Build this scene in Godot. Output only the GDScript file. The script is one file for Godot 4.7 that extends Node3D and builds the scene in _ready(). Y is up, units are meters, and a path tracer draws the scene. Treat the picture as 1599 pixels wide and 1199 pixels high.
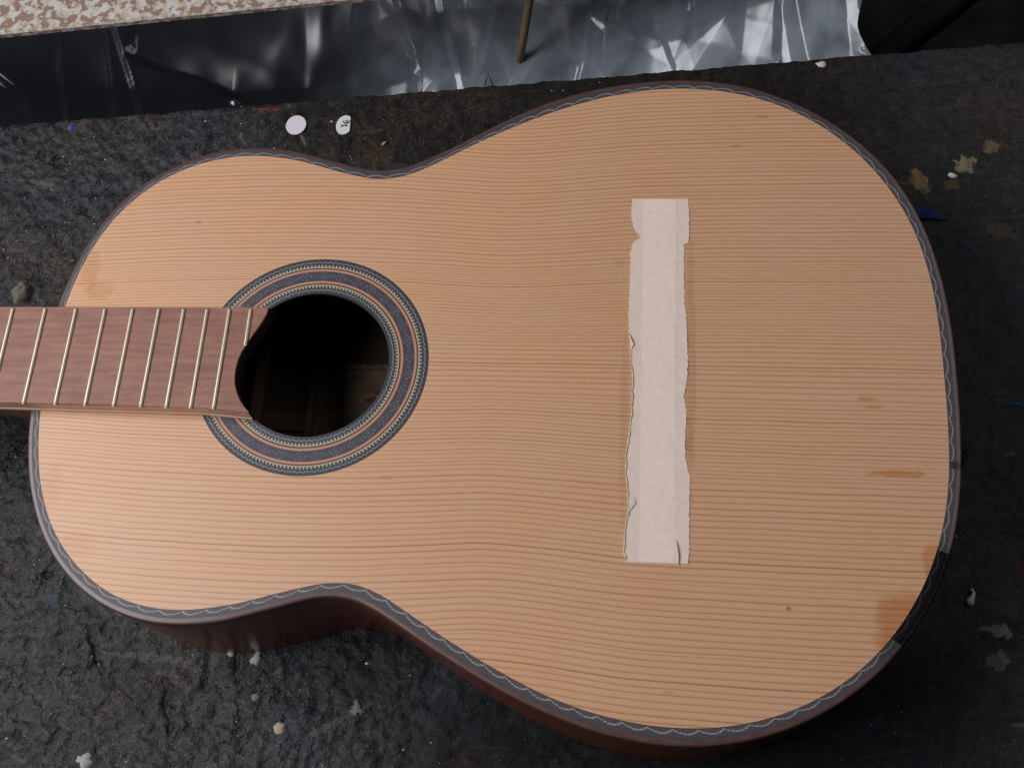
extends Node3D

# An unfinished classical guitar lying on a grimy black workbench, seen close from above.
# x runs along the guitar's neck towards its tail, y is up, y = 0 is the guitar's soundboard.

const BENCH_Y := -0.0925
const ROSE := Vector2(-0.079, -0.0013)      # middle of the soundhole (x, z)
const TURN := 0.0909                         # the bench stands at a small angle to the guitar
const BENCH_AT := Vector3(0.0, -0.0925, -0.2587)

var rng := RandomNumberGenerator.new()
var lut := PackedByteArray()                 # linear 0..1 (4096 steps) to sRGB byte
var bench_h := PackedByteArray()             # height picture of the bench
const BW := 2048
const BH := 1312
const BX0 := -0.40
const BXS := 0.84
const BZS := 0.54
var inner_r := PackedFloat32Array()
var outer_r := PackedFloat32Array()

# ------------------------------------------------------------------ small helpers
func lin(r: float, g: float, b: float) -> Color:
	return Color(r, g, b).linear_to_srgb()

func obj(called: String, mesh: Mesh, mat: Material, parent: Node = self) -> MeshInstance3D:
	var o := MeshInstance3D.new()
	o.name = called
	o.mesh = mesh
	o.material_override = mat
	parent.add_child(o, true)
	return o

func thing(called: String, label: String, category: String, at := Vector3.ZERO, group := "") -> Node3D:
	var o := Node3D.new()
	o.name = called
	add_child(o, true)
	o.position = at
	tag(o, label, category, group)
	return o

func tag(o: Node, label: String, category: String, group := "") -> void:
	o.set_meta("label", label)
	o.set_meta("category", category)
	if group != "":
		o.set_meta("group", group)

func part(called: String, mesh: Mesh, mat: Material, root: Node3D) -> MeshInstance3D:
	# mesh given in world places; the part keeps them under its thing
	var o := obj(called, mesh, mat, root)
	var up: Node = root
	var off := Vector3.ZERO
	while up != self:
		off += (up as Node3D).position
		up = up.get_parent()
	o.position = -off
	return o

func mat(c: Color, rough: float, spec := 0.5) -> StandardMaterial3D:
	var m := StandardMaterial3D.new()
	m.albedo_color = c
	m.roughness = rough
	m.metallic_specular = spec
	return m

func begin() -> SurfaceTool:
	var st := SurfaceTool.new()
	st.begin(Mesh.PRIMITIVE_TRIANGLES)
	st.set_smooth_group(0)
	return st

func tri(st: SurfaceTool, a: Vector3, b: Vector3, c: Vector3, hint: Vector3, ua := Vector2.ZERO, ub := Vector2.ZERO, uc := Vector2.ZERO) -> void:
	var n := (c - a).cross(b - a)
	st.set_uv(ua); st.add_vertex(a)
	if n.dot(hint) >= 0.0:
		st.set_uv(ub); st.add_vertex(b)
		st.set_uv(uc); st.add_vertex(c)
	else:
		st.set_uv(uc); st.add_vertex(c)
		st.set_uv(ub); st.add_vertex(b)

func quad(st: SurfaceTool, a: Vector3, b: Vector3, c: Vector3, d: Vector3, hint: Vector3, ua := Vector2.ZERO, ub := Vector2.ZERO, uc := Vector2.ZERO, ud := Vector2.ZERO) -> void:
	tri(st, a, b, c, hint, ua, ub, uc)
	tri(st, a, c, d, hint, ua, uc, ud)

func done(st: SurfaceTool, tangents := false) -> ArrayMesh:
	st.index()
	st.generate_normals()
	if tangents:
		st.generate_tangents()
	return st.commit()

func box_mesh(size: Vector3, bevel: float) -> ArrayMesh:
	# a box with chamfered edges, middle at the origin
	var st := begin()
	st.set_smooth_group(-1)
	var h := size * 0.5
	var b := minf(bevel, minf(h.x, minf(h.y, h.z)) * 0.9)
	for ax in 3:
		for s in [-1.0, 1.0]:
			var u := (ax + 1) % 3
			var v := (ax + 2) % 3
			var pts: Array[Vector3] = []
			for k in [[-1, -1], [1, -1], [1, 1], [-1, 1]]:
				var p := Vector3.ZERO
				p[ax] = s * h[ax]
				p[u] = k[0] * (h[u] - b)
				p[v] = k[1] * (h[v] - b)
				pts.append(p)
			var n := Vector3.ZERO
			n[ax] = s
			quad(st, pts[0], pts[1], pts[2], pts[3], n, Vector2(pts[0][u], pts[0][v]), Vector2(pts[1][u], pts[1][v]), Vector2(pts[2][u], pts[2][v]), Vector2(pts[3][u], pts[3][v]))
			# chamfers towards the +u and -u neighbours
			for t in [-1.0, 1.0]:
				var a1 := Vector3.ZERO
				a1[ax] = s * h[ax]; a1[u] = t * (h[u] - b); a1[v] = -(h[v] - b)
				var a2 := a1
				a2[v] = h[v] - b
				var c1 := a1
				c1[ax] = s * (h[ax] - b); c1[u] = t * h[u]
				var c2 := c1
				c2[v] = h[v] - b
				var m := Vector3.ZERO
				m[ax] = s; m[u] = t
				quad(st, a1, a2, c2, c1, m)
	for sx in [-1.0, 1.0]:
		for sy in [-1.0, 1.0]:
			for sz in [-1.0, 1.0]:
				var q := Vector3(sx * h.x, sy * h.y, sz * h.z)
				tri(st, q - Vector3(0, sy * b, sz * b), q - Vector3(sx * b, 0, sz * b), q - Vector3(sx * b, sy * b, 0), Vector3(sx, sy, sz))
	return done(st)

func tube_mesh(pts: Array, rad: Array, sides: int) -> ArrayMesh:
	var st := begin()
	var rings: Array = []
	var mids: Array = []
	for i in pts.size():
		var d: Vector3 = (pts[mini(i + 1, pts.size() - 1)] - pts[maxi(i - 1, 0)]).normalized()
		var a := d.cross(Vector3(0.31, 0.9, 0.2)).normalized()
		var b := d.cross(a).normalized()
		var ring := PackedVector3Array()
		for k in sides + 1:
			var t := TAU * k / sides
			ring.append(pts[i] + (a * cos(t) + b * sin(t)) * float(rad[i]))
		rings.append(ring)
		mids.append(pts[i])
	for i in pts.size() - 1:
		for k in sides:
			var p: Vector3 = rings[i][k]
			quad(st, p, rings[i][k + 1], rings[i + 1][k + 1], rings[i + 1][k], p - mids[i], Vector2(i, float(k) / sides), Vector2(i, float(k + 1) / sides), Vector2(i + 1, float(k + 1) / sides), Vector2(i + 1, float(k) / sides))
	for e in [0, pts.size() - 1]:
		var d2: Vector3 = pts[0] - pts[1] if e == 0 else pts[e] - pts[e - 1]
		for k in sides:
			tri(st, mids[e], rings[e][k], rings[e][k + 1], d2)
	return done(st)

func noise(freq: float, oct: int, seed_: int, kind := FastNoiseLite.TYPE_SIMPLEX_SMOOTH, fractal := FastNoiseLite.FRACTAL_FBM) -> FastNoiseLite:
	var n := FastNoiseLite.new()
	n.noise_type = kind
	n.frequency = freq
	n.seed = seed_
	n.fractal_type = fractal
	n.fractal_octaves = oct
	return n

func layer(w: int, h: int, n: FastNoiseLite, sx := 1, sy := 1) -> PackedByteArray:
	var im := n.get_image(maxi(2, w / sx), maxi(2, h / sy), false, false, true)
	im.convert(Image.FORMAT_L8)
	if sx != 1 or sy != 1:
		im.resize(w, h, Image.INTERPOLATE_CUBIC)
	return im.get_data()

func tex(w: int, h: int, data: PackedByteArray, f := Image.FORMAT_RGB8) -> ImageTexture:
	return ImageTexture.create_from_image(Image.create_from_data(w, h, false, f, data))

func to8(v: float) -> int:
	return lut[clampi(int(v * 4095.0), 0, 4095)]

func sm(a: float, b: float, x: float) -> float:
	var t := clampf((x - a) / (b - a), 0.0, 1.0)
	return t * t * (3.0 - 2.0 * t)

# ------------------------------------------------------------------ outline of the body
func radius(k: PackedFloat32Array, th: float) -> float:
	var n := k.size()
	var u := fposmod(th, TAU) / TAU * n
	var i := int(u) % n
	var t := u - floorf(u)
	var a := k[(i + n - 1) % n]; var b := k[i]; var c := k[(i + 1) % n]; var d := k[(i + 2) % n]
	return 0.5 * (2.0 * b + (c - a) * t + (2.0 * a - 5.0 * b + 4.0 * c - d) * t * t + (3.0 * b - a - 3.0 * c + d) * t * t * t) * 0.001

func rim(th: float, f: float, y := 0.0, grow := 0.0) -> Vector3:
	# f = 0 on the edge of the bare wood, f = 1 on the outside of the binding
	var r := lerpf(radius(inner_r, th), radius(outer_r, th), f) + grow
	return Vector3(r * cos(th), y, -r * sin(th))

# ------------------------------------------------------------------ textures
func soundboard_texture() -> ImageTexture:
	var w := 2048
	var h := 1526
	var x0 := -0.24
	var xs := 0.51
	var z0 := -0.19
	var zs := 0.38
	var step := 0.00005
	var bars: Array[PackedFloat32Array] = []
	for half in 2:
		var b := PackedFloat32Array()
		b.resize(4400)
		var pos := 0.0
		while pos < 0.2195:
			var away := pos
			var wd := rng.randf_range(0.0023, 0.0031) if half == 0 else rng.randf_range(0.0027, 0.0036)
			if away > 0.014 and away < 0.058:
				wd *= 0.68
			if rng.randf() < 0.10:
				wd *= 0.6
			var amp := rng.randf_range(0.66, 1.0)
			if rng.randf() < 0.06:
				amp = 1.3
			var i0 := int(pos / step)
			var i1 := mini(4399, int((pos + wd) / step))
			for i in range(i0, i1):
				var u := float(i - i0) / maxf(1.0, float(i1 - i0))
				var t := pow(sm(0.42, 0.90, u), 2.4) * 1.12 * (1.0 - sm(0.93, 1.0, u) * 0.75)
				b[i] = t * amp
			pos += wd
		bars.append(b)
	var bend := PackedFloat32Array()
	bend.resize(w)
	var gx := PackedFloat32Array([-0.24, -0.17, -0.10, -0.05, -0.01, 0.03, 0.10, 0.18, 0.28])
	var gy := PackedFloat32Array([-4.5, 0.5, 2.5, 1.8, -0.6, -2.8, 2.6, 4.4, 5.0])
	for i in w:
		var x := x0 + xs * (i + 0.5) / w
		var k := 0
		while k < gx.size() - 2 and x > gx[k + 1]:
			k += 1
		var t := clampf((x - gx[k]) / (gx[k + 1] - gx[k]), 0.0, 1.0)
		var m0 := (gy[k + 1] - gy[maxi(k - 1, 0)]) * 0.5
		var m1 := (gy[mini(k + 2, gx.size() - 1)] - gy[k]) * 0.5
		var t2 := t * t
		var t3 := t2 * t
		bend[i] = 0.00055 * ((2.0 * t3 - 3.0 * t2 + 1.0) * gy[k] + (t3 - 2.0 * t2 + t) * m0 + (3.0 * t2 - 2.0 * t3) * gy[k + 1] + (t3 - t2) * m1)
	var fib := layer(w, h, noise(0.28, 3, 11), 24, 1)
	var fine := layer(w, h, noise(0.5, 2, 12), 6, 1)
	var blot := layer(w, h, noise(0.02, 3, 13), 8, 4)
	var wav := layer(w, h, noise(0.03, 2, 14), 8, 2)
	var out := PackedByteArray()
	out.resize(w * h * 3)
	var o := 0
	var p := 0
	for j in h:
		var z := z0 + zs * (j + 0.5) / h
		var yy := -z + ROSE.y
		var half := 0 if yy > 0.0 else 1
		var b: PackedFloat32Array = bars[half]
		var ay := absf(yy)
		var scale := (0.75 + ay / 0.11) * sm(0.0, 0.035, ay) / step
		var base := ay / step
		for i in w:
			var q := int(base - bend[i] * scale + (wav[p] - 128) * 0.055)
			var t := b[clampi(q if q >= 0 else -q, 0, 4399)] * (0.80 + fib[p] * 0.0010)
			if ay < 0.0004 and x0 + xs * i / w > -0.03:
				t = maxf(t, 0.75)
			var f := 0.94 + fib[p] * 0.00032 + (fine[p] - 128) * 0.0004
			var m := blot[p] * 0.00392
			var dr := 0.575 * f
			out[o] = lut[clampi(int((dr - t * 0.178 + m * 0.008) * 4095.0), 0, 4095)]
			out[o + 1] = lut[clampi(int((0.330 * f - t * 0.130 - m * 0.012) * 4095.0), 0, 4095)]
			out[o + 2] = lut[clampi(int((0.199 * f - t * 0.090 - m * 0.03) * 4095.0), 0, 4095)]
			o += 3
			p += 1
	# glue and varnish stains, small knots and faint purple-grey residue beside the tape, each [x, z, half width, half depth, strength, kind]
	var edge := noise(0.03, 3, 21)
	var stains := [
		[0.2206, 0.0139, 0.0075, 0.0013, 0.8, 0], [0.2240, 0.0185, 0.0070, 0.0013, 0.7, 0], [0.2345, 0.0549, 0.0180, 0.0028, 0.75, 0],
		[0.2495, 0.1010, 0.0075, 0.0105, 0.6, 1], [0.2400, 0.1360, 0.0250, 0.0225, 0.72, 1],
		[-0.2190, -0.0590, 0.0080, 0.0170, 0.38, 0], [-0.2110, -0.0450, 0.0120, 0.0080, 0.35, 0], [-0.1950, 0.1060, 0.0150, 0.0100, 0.22, 0], [-0.215, 0.075, 0.009, 0.02, 0.25, 0],
		[-0.1586, -0.0916, 0.0032, 0.0011, 0.45, 2], [0.1768, 0.1260, 0.0014, 0.0011, 0.75, 2], [0.1719, -0.1643, 0.0050, 0.0010, 0.4, 2], [0.1566, -0.1442, 0.0050, 0.0011, 0.4, 2], [0.118, 0.169, 0.004, 0.001, 0.25, 2], [-0.03, 0.064, 0.004, 0.0016, 0.22, 2],
		[0.0945, 0.030, 0.0035, 0.075, 0.35, 3], [0.1300, -0.010, 0.0035, 0.100, 0.45, 3], [0.1290, 0.04, 0.002, 0.02, 0.4, 3], [0.09, -0.066, 0.005, 0.004, 0.3, 3],
	]
	var tint := [Vector3(0.76, 0.48, 0.14), Vector3(0.72, 0.42, 0.12), Vector3(0.30, 0.25, 0.22), Vector3(0.66, 0.60, 0.62)]
	for s in stains:
		var k: Vector3 = tint[s[5]]
		var i0 := maxi(0, int((s[0] - s[2] * 1.3 - x0) / xs * w)); var i1 := mini(w - 1, int((s[0] + s[2] * 1.3 - x0) / xs * w))
		var j0 := maxi(0, int((s[1] - s[3] * 1.3 - z0) / zs * h)); var j1 := mini(h - 1, int((s[1] + s[3] * 1.3 - z0) / zs * h))
		for j in range(j0, j1 + 1):
			for i in range(i0, i1 + 1):
				var dx: float = (x0 + xs * i / w - s[0]) / s[2]
				var dz: float = (z0 + zs * j / h - s[1]) / s[3]
				var d := (pow(dx * dx * dx * dx + dz * dz * dz * dz, 0.25) if s[5] == 1 else sqrt(dx * dx + dz * dz)) + edge.get_noise_2d(i, j) * (0.10 if s[5] == 1 else 0.35)
				var a: float = (1.0 - (sm(0.66, 1.02, d) if s[5] == 1 else sm(0.45, 1.0, d))) * s[4]
				if a <= 0.0:
					continue
				var q := (j * w + i) * 3
				for c in 3:
					var v := pow(out[q + c] / 255.0, 2.2) * lerpf(1.0, k[c], a)
					out[q + c] = to8(v)
	return tex(w, h, out)

func streak_texture(w: int, h: int, a: Vector3, b: Vector3, seed_: int, pores: float) -> ImageTexture:
	# wood with its grain along u
	var lo := layer(w, h, noise(0.09, 4, seed_), 16, 1)
	var hi := layer(w, h, noise(0.40, 2, seed_ + 1), 14, 1)
	var po := layer(w, h, noise(0.45, 1, seed_ + 2), 7, 1)
	var bl := layer(w, h, noise(0.02, 2, seed_ + 3), 2, 1)
	var out := PackedByteArray()
	out.resize(w * h * 3)
	for p in w * h:
		var t := clampf(lo[p] * 0.0024 + hi[p] * 0.0012 + bl[p] * 0.0012 - 0.1, 0.0, 1.0)
		var k := 1.0 - pores * sm(175.0, 235.0, po[p])
		out[p * 3] = to8(lerpf(a.x, b.x, t) * k)
		out[p * 3 + 1] = to8(lerpf(a.y, b.y, t) * k)
		out[p * 3 + 2] = to8(lerpf(a.z, b.z, t) * k)
	return tex(w, h, out)

func px(d: PackedByteArray, w: int, x: int, y: int, c: Color) -> void:
	var q := (y * w + posmod(x, w)) * 3
	d[q] = int(c.r * 255.0); d[q + 1] = int(c.g * 255.0); d[q + 2] = int(c.b * 255.0)

func purfling_texture() -> ImageTexture:
	# eight scallops in a row so that no two neighbours are alike; v = 0 at the wood
	var w := 512
	var h := 32
	var d := PackedByteArray()
	d.resize(w * h * 3)
	for x in w:
		var u := float(x) / w * 8.0
		var s := absf(sin(PI * u))
		var lv := int((0.22 + 0.38 * pow(s, 0.8)) * h / 3.0) * 3 + int(rng.randf_range(-0.9, 0.9))
		var jag := (x / 5) % 2
		for y in h:
			var c := Color(0.225, 0.218, 0.245) if y > lv else Color(0.265, 0.228, 0.24)
			c = c.lightened(rng.randf_range(0.0, 0.09)) if (x / 4 + y / 4) % 2 == 0 else c.darkened(rng.randf_range(0.0, 0.12))
			if y < lv - 2 and (x / 4) % 4 == 1 and (y / 3) % 3 == 1:
				c = Color(0.38, 0.30, 0.33)
			if y < 3:
				c = Color(0.17, 0.14, 0.20)
			if y > h - 4:
				c = Color(0.20, 0.19, 0.25)
			px(d, w, x, y, c)
		for y in range(maxi(0, lv - 1 - jag), mini(h, lv + 3 - jag)):
			px(d, w, x, y, Color(0.70, 0.69, 0.67).darkened(rng.randf_range(0.0, 0.45)))
	return tex(w, h, d)

func zigzag_texture() -> ImageTexture:
	var w := 128
	var h := 40
	var d := PackedByteArray()
	d.resize(w * h * 3)
	for x in w:
		var u := fposmod(float(x) / w * 4.0, 1.0)
		var t := absf(u * 2.0 - 1.0)
		var lv := int((0.32 + 0.36 * t) * h)
		lv = lv / 4 * 4
		for y in h:
			var c := Color(0.185, 0.185, 0.225)
			if (x / 3 + y / 5) % 2 == 0:
				c = Color(0.23, 0.225, 0.265)
			px(d, w, x, y, c.darkened(rng.randf_range(0.0, 0.12)))
		for y in range(lv, lv + 6):
			px(d, w, x, y, Color(0.66, 0.67, 0.68).darkened(rng.randf_range(0.0, 0.35)))
	return tex(w, h, d)

func mosaic_texture() -> ImageTexture:
	var w := 192
	var h := 48
	var d := PackedByteArray()
	d.resize(w * h * 3)
	for y in h:
		for x in w:
			px(d, w, x, y, Color(0.20, 0.20, 0.24).darkened(rng.randf_range(0.0, 0.14)))
	for cell in 2:
		for gy in 12:
			for gx in 24:
				var a := absi(gx - 12)
				var b := absi(gy - 6)
				var m := a + b * 2
				var on := (gx + gy) % 2 == 0
				var c := Color(0.56, 0.60, 0.64)
				if m <= 2:
					c = Color(0.62, 0.30, 0.32)
				elif m <= 4 and on:
					c = Color(0.36, 0.52, 0.56)
				elif m == 8 or (m == 12 and on) or (m == 10 and not on):
					c = Color(0.58, 0.60, 0.66)
				elif a >= 11 and on and b < 4:
					c = Color(0.50, 0.42, 0.50)
				else:
					continue
				if rng.randf() < 0.18:
					continue
				for yy in 3:
					for xx in 3:
						px(d, w, cell * 96 + gx * 4 + xx, gy * 4 + yy, c.darkened(rng.randf_range(0.0, 0.2)))
	return tex(w, h, d)

func tooth_texture() -> ImageTexture:
	# v = 0 on the solid cream line
	var w := 64
	var h := 24
	var d := PackedByteArray()
	d.resize(w * h * 3)
	for y in h:
		for x in w:
			var u := fposmod(x / 16.0, 1.0)
			var on := y < 8 or (u > 0.22 and u < 0.74 and y < 21)
			var c := Color(0.69, 0.64, 0.53) if on else Color(0.145, 0.14, 0.17)
			px(d, w, x, y, c.darkened(rng.randf_range(0.0, 0.14)))
	return tex(w, h, d)

func bench_textures() -> Array:
	var w := BW
	var h := BH
	var big := layer(w, h, noise(0.006, 3, 31), 2, 2)
	var flake := layer(w, h, noise(0.030, 5, 32, FastNoiseLite.TYPE_SIMPLEX_SMOOTH, FastNoiseLite.FRACTAL_RIDGED), 1, 1)
	var warp := noise(0.014, 4, 36, FastNoiseLite.TYPE_PERLIN, FastNoiseLite.FRACTAL_FBM)
	warp.domain_warp_enabled = true
	warp.domain_warp_amplitude = 45.0
	warp.domain_warp_frequency = 0.02
	var peel := layer(w, h, warp, 1, 1)
	var warp2 := noise(0.038, 4, 37, FastNoiseLite.TYPE_PERLIN, FastNoiseLite.FRACTAL_FBM)
	warp2.domain_warp_enabled = true
	warp2.domain_warp_amplitude = 22.0
	warp2.domain_warp_frequency = 0.05
	var chip := layer(w, h, warp2, 1, 1)
	var fine := layer(w, h, noise(0.24, 3, 33), 1, 1)
	var scr := layer(w, h, noise(0.10, 2, 34), 12, 1)
	var hue := layer(w, h, noise(0.011, 3, 35), 4, 4)
	bench_h.resize(w * h)
	var alb := PackedByteArray()
	alb.resize(w * h * 3)
	var rough := PackedByteArray()
	rough.resize(w * h)
	var p := 0
	for j in h:
		var lz := BZS * j / h
		for i in w:
			var lx := BX0 + BXS * i / w
			# darker and rougher over the near middle of the worktop
			var near_dark := sm(-0.12, 0.0, lx + (big[p] - 128) * 0.0005) * sm(0.37, 0.44, lz) * (1.0 - sm(0.20, 0.30, lx))
			var wl := clampf((0.62 - lx * 2.6 + (big[p] - 128) * 0.004) * (1.0 - 0.6 * near_dark), 0.10, 1.0)
			# peeling crust: terraces with steep broken edges, fibres and grit on them
			var pv := peel[p] * 0.034
			var st := pv - floorf(pv)
			var terr := (floorf(pv) + sm(0.0, 0.16, st)) / 8.6
			var rd := flake[p] / 255.0
			var grit := (fine[p] - 128) / 128.0
			var cv := chip[p] * 0.026
			var ct := cv - floorf(cv)
			var chips := (floorf(cv) + sm(0.0, 0.2, ct)) / 6.6
			var hh := 14.0 + wl * (terr * 110.0 + chips * 105.0 + rd * 62.0 + grit * 13.0) + (1.0 - wl) * (58.0 + terr * 62.0 + chips * 40.0 + rd * 26.0 + grit * 8.0)
			bench_h[p] = clampi(int(hh), 0, 255)
			var tone := fposmod(floorf(pv) * 0.618, 1.0)
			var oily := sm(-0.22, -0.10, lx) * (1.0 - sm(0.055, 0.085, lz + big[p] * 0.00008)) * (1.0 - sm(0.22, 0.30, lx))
			var tone2 := fposmod(floorf(cv) * 0.618 + 0.3, 1.0)
			var lightness := (0.0030 + 0.009 * tone + 0.011 * tone2 * (0.4 + wl) + 0.004 * wl) * (0.62 + 0.75 * rd) * (1.0 - 0.4 * sm(0.1, 0.5, -grit)) + 0.005 * sm(0.0, 0.5, grit)
			lightness += 0.075 * (0.2 + wl) * sm(0.30, 0.62, grit) * sm(0.36, 0.66, rd) + 0.010 * sm(150.0, 225.0, scr[p]) * (1.1 - wl)
			if ct > 0.2 and ct < 0.34:
				lightness += 0.030 * wl * sm(-0.1, 0.4, grit) * sm(110.0, 190.0, big[p])  # lit rims of the chips, painted in as lighter colour
			if ct < 0.12:
				lightness *= 0.55
			lightness *= 1.0 - 0.45 * maxf(oily, near_dark)
			lightness += 0.012 * sm(0.14, 0.36, lx)
			if st < 0.16:
				lightness *= 0.5
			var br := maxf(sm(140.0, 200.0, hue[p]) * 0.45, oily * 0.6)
			var bl := sm(105.0, 45.0, hue[p])
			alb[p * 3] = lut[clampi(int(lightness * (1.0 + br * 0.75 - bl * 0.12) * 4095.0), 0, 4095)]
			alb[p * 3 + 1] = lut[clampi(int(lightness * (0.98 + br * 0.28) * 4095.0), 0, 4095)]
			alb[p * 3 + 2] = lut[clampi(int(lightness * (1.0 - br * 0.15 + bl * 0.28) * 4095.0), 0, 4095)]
			rough[p] = clampi(int(120.0 + maxf(oily, near_dark) * 70.0 + fine[p] * 0.30 + br * 30.0 - wl * 12.0), 60, 240)
			p += 1
	# old glue blots, rubbed paint and dents: [x, z in the world, half x, half z, turn, r, g, b, strength, height change]
	var blots := [
		[0.2849, -0.1784, 0.0055, 0.0105, -0.25, 0.22, 0.145, 0.06, 0.95, 6], [0.2775, -0.178, 0.008, 0.0016, 0.15, 0.16, 0.10, 0.07, 0.7, 2], [0.2765, -0.170, 0.012, 0.010, 0.3, 0.045, 0.022, 0.018, 0.7, 0],
		[0.3145, -0.1925, 0.0065, 0.0075, 0.6, 0.24, 0.19, 0.13, 0.95, 6], [0.305, -0.177, 0.006, 0.004, 0.0, 0.12, 0.085, 0.05, 0.6, 2], [0.3325, -0.206, 0.005, 0.007, 0.3, 0.18, 0.13, 0.08, 0.8, 2],
		[0.332, -0.143, 0.012, 0.007, 0.2, 0.075, 0.055, 0.035, 0.6, 2], [0.306, 0.1139, 0.0062, 0.0045, 0.2, 0.20, 0.185, 0.155, 0.85, 4], [0.3035, 0.1302, 0.0055, 0.0065, -0.4, 0.15, 0.14, 0.12, 0.8, 3],
		[0.3115, 0.096, 0.010, 0.012, 0.2, 0.055, 0.045, 0.036, 0.7, 2], [0.3200, 0.080, 0.004, 0.004, 0.0, 0.09, 0.02, 0.02, 0.7, 2], [0.3145, 0.163, 0.004, 0.0025, 0.0, 0.12, 0.01, 0.015, 0.5, 2],
		[-0.3060, -0.0985, 0.0105, 0.0065, 0.5, 0.006, 0.006, 0.006, 1.0, -70], [0.2735, -0.0260, 0.007, 0.006, 0.3, 0.02, 0.02, 0.02, 0.5, -25], [0.2835, -0.0085, 0.009, 0.008, 0.4, 0.05, 0.05, 0.052, 0.4, -18], [0.2700, -0.1085, 0.005, 0.009, 0.2, 0.006, 0.006, 0.006, 0.95, -60],  # first entry: shadow in the hole beside the wood stub, painted black
		[-0.0745, -0.2130, 0.0028, 0.0085, -0.35, 0.005, 0.005, 0.005, 0.95, -30], [-0.0830, -0.2205, 0.0085, 0.002, -0.12, 0.05, 0.045, 0.035, 0.6, 6], [-0.0995, -0.2130, 0.0022, 0.0075, 0.2, 0.005, 0.005, 0.005, 0.95, -30],
		[-0.079, -0.200, 0.012, 0.014, 0.0, 0.05, 0.03, 0.018, 0.6, 0], [-0.1630, -0.2390, 0.011, 0.0018, 0.08, 0.16, 0.035, 0.015, 0.7, 2], [-0.242, -0.2330, 0.012, 0.0012, 0.08, 0.14, 0.03, 0.02, 0.6, 0], [-0.168, -0.226, 0.0009, 0.011, 0.05, 0.004, 0.004, 0.004, 0.9, -20],
		[-0.2480, 0.1155, 0.005, 0.006, 0.2, 0.03, 0.05, 0.10, 0.4, 0], [-0.1445, 0.1410, 0.004, 0.010, -0.5, 0.07, 0.062, 0.04, 0.7, 8], [0.0120, 0.2000, 0.010, 0.008, 0.0, 0.05, 0.012, 0.01, 0.25, 0], [0.2365, 0.1650, 0.0028, 0.005, 0.1, 0.015, 0.025, 0.08, 0.5, 3],
		[-0.0690, 0.1820, 0.022, 0.0022, -0.45, 0.10, 0.09, 0.075, 0.45, 3], [-0.1650, 0.1740, 0.0045, 0.022, -0.15, 0.004, 0.004, 0.004, 0.95, -75], [-0.2135, 0.1480, 0.0030, 0.017, -0.4, 0.004, 0.004, 0.004, 0.95, -75], [-0.1800, 0.1480, 0.0300, 0.0026, 0.16, 0.07, 0.068, 0.066, 0.7, 32],
		[-0.1280, 0.1500, 0.0022, 0.016, -0.1, 0.004, 0.004, 0.004, 0.9, -60], [-0.29, 0.02, 0.003, 0.012, 0.6, 0.004, 0.004, 0.004, 0.85, -55], [-0.262, 0.075, 0.006, 0.003, -0.3, 0.10, 0.10, 0.10, 0.5, 20], [-0.286, -0.156, 0.009, 0.005, 0.5, 0.004, 0.004, 0.004, 0.8, -55], [-0.322, -0.178, 0.014, 0.002, 0.3, 0.09, 0.085, 0.08, 0.6, 20],
		[-0.236, -0.1010, 0.012, 0.0009, -0.12, 0.17, 0.12, 0.085, 0.8, 6], [0.332, 0.03, 0.004, 0.007, 0.2, 0.004, 0.004, 0.004, 0.85, -45], [0.285, 0.045, 0.009, 0.0016, -0.5, 0.004, 0.004, 0.004, 0.8, -35],
	]
	for k in 130:
		# dents and cracks, rubbed pale scuffs
		var px_ := rng.randf_range(-0.38, 0.36)
		if px_ > -0.1 and px_ < 0.22 and rng.randf() < 0.6:
			px_ -= 0.26
		var pz_ := rng.randf_range(-0.25, 0.21)
		var s1 := rng.randf_range(0.0012, 0.0042)
		var ln := rng.randf_range(0.8, 3.2)
		if k % 5 < 3:
			blots.append([px_, pz_, s1, s1 * ln, rng.randf() * PI, 0.003, 0.003, 0.003, 0.9, -rng.randf_range(25.0, 85.0)])
		else:
			var g0 := rng.randf_range(0.05, 0.12)
			blots.append([px_, pz_, s1 * 0.5, s1 * ln, rng.randf() * PI, g0, g0 * 0.97, g0 * rng.randf_range(0.8, 1.05), 0.6, 14])
	var rag := noise(0.06, 4, 38)
	for s in blots:
		var l := to_bench(s[0], s[1])
		var reach: float = maxf(s[2], s[3]) * 1.5
		var i0 := maxi(0, int((l.x - reach - BX0) / BXS * w)); var i1 := mini(w - 1, int((l.x + reach - BX0) / BXS * w))
		var j0 := maxi(0, int((l.y - reach) / BZS * h)); var j1 := mini(h - 1, int((l.y + reach) / BZS * h))
		for j in range(j0, j1 + 1):
			for i in range(i0, i1 + 1):
				var q := Vector2(BX0 + BXS * i / w - l.x, BZS * j / h - l.y).rotated(-float(s[4]))
				var d := Vector2(q.x / s[2], q.y / s[3]).length() + rag.get_noise_2d(i, j) * 0.75
				var a: float = (1.0 - sm(0.10 if s[9] < -15 else 0.72, 1.0, d)) * s[8]
				if a <= 0.0:
					continue
				var k := j * w + i
				a *= 0.75 + 0.25 * sm(70.0, 170.0, fine[k])
				for c in 3:
					alb[k * 3 + c] = to8(lerpf(pow(alb[k * 3 + c] / 255.0, 2.2), s[5 + c], a))
				bench_h[k] = clampi(int(bench_h[k] + s[9] * a), 0, 255)
	return [tex(w, h, alb), tex(w, h, bench_h, Image.FORMAT_L8), tex(w, h, rough, Image.FORMAT_L8)]

func to_bench(x: float, z: float) -> Vector2:
	# world (x, z) to the bench's own axes
	return (Vector2(x, z) - Vector2(BENCH_AT.x, BENCH_AT.z)).rotated(TURN)

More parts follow.
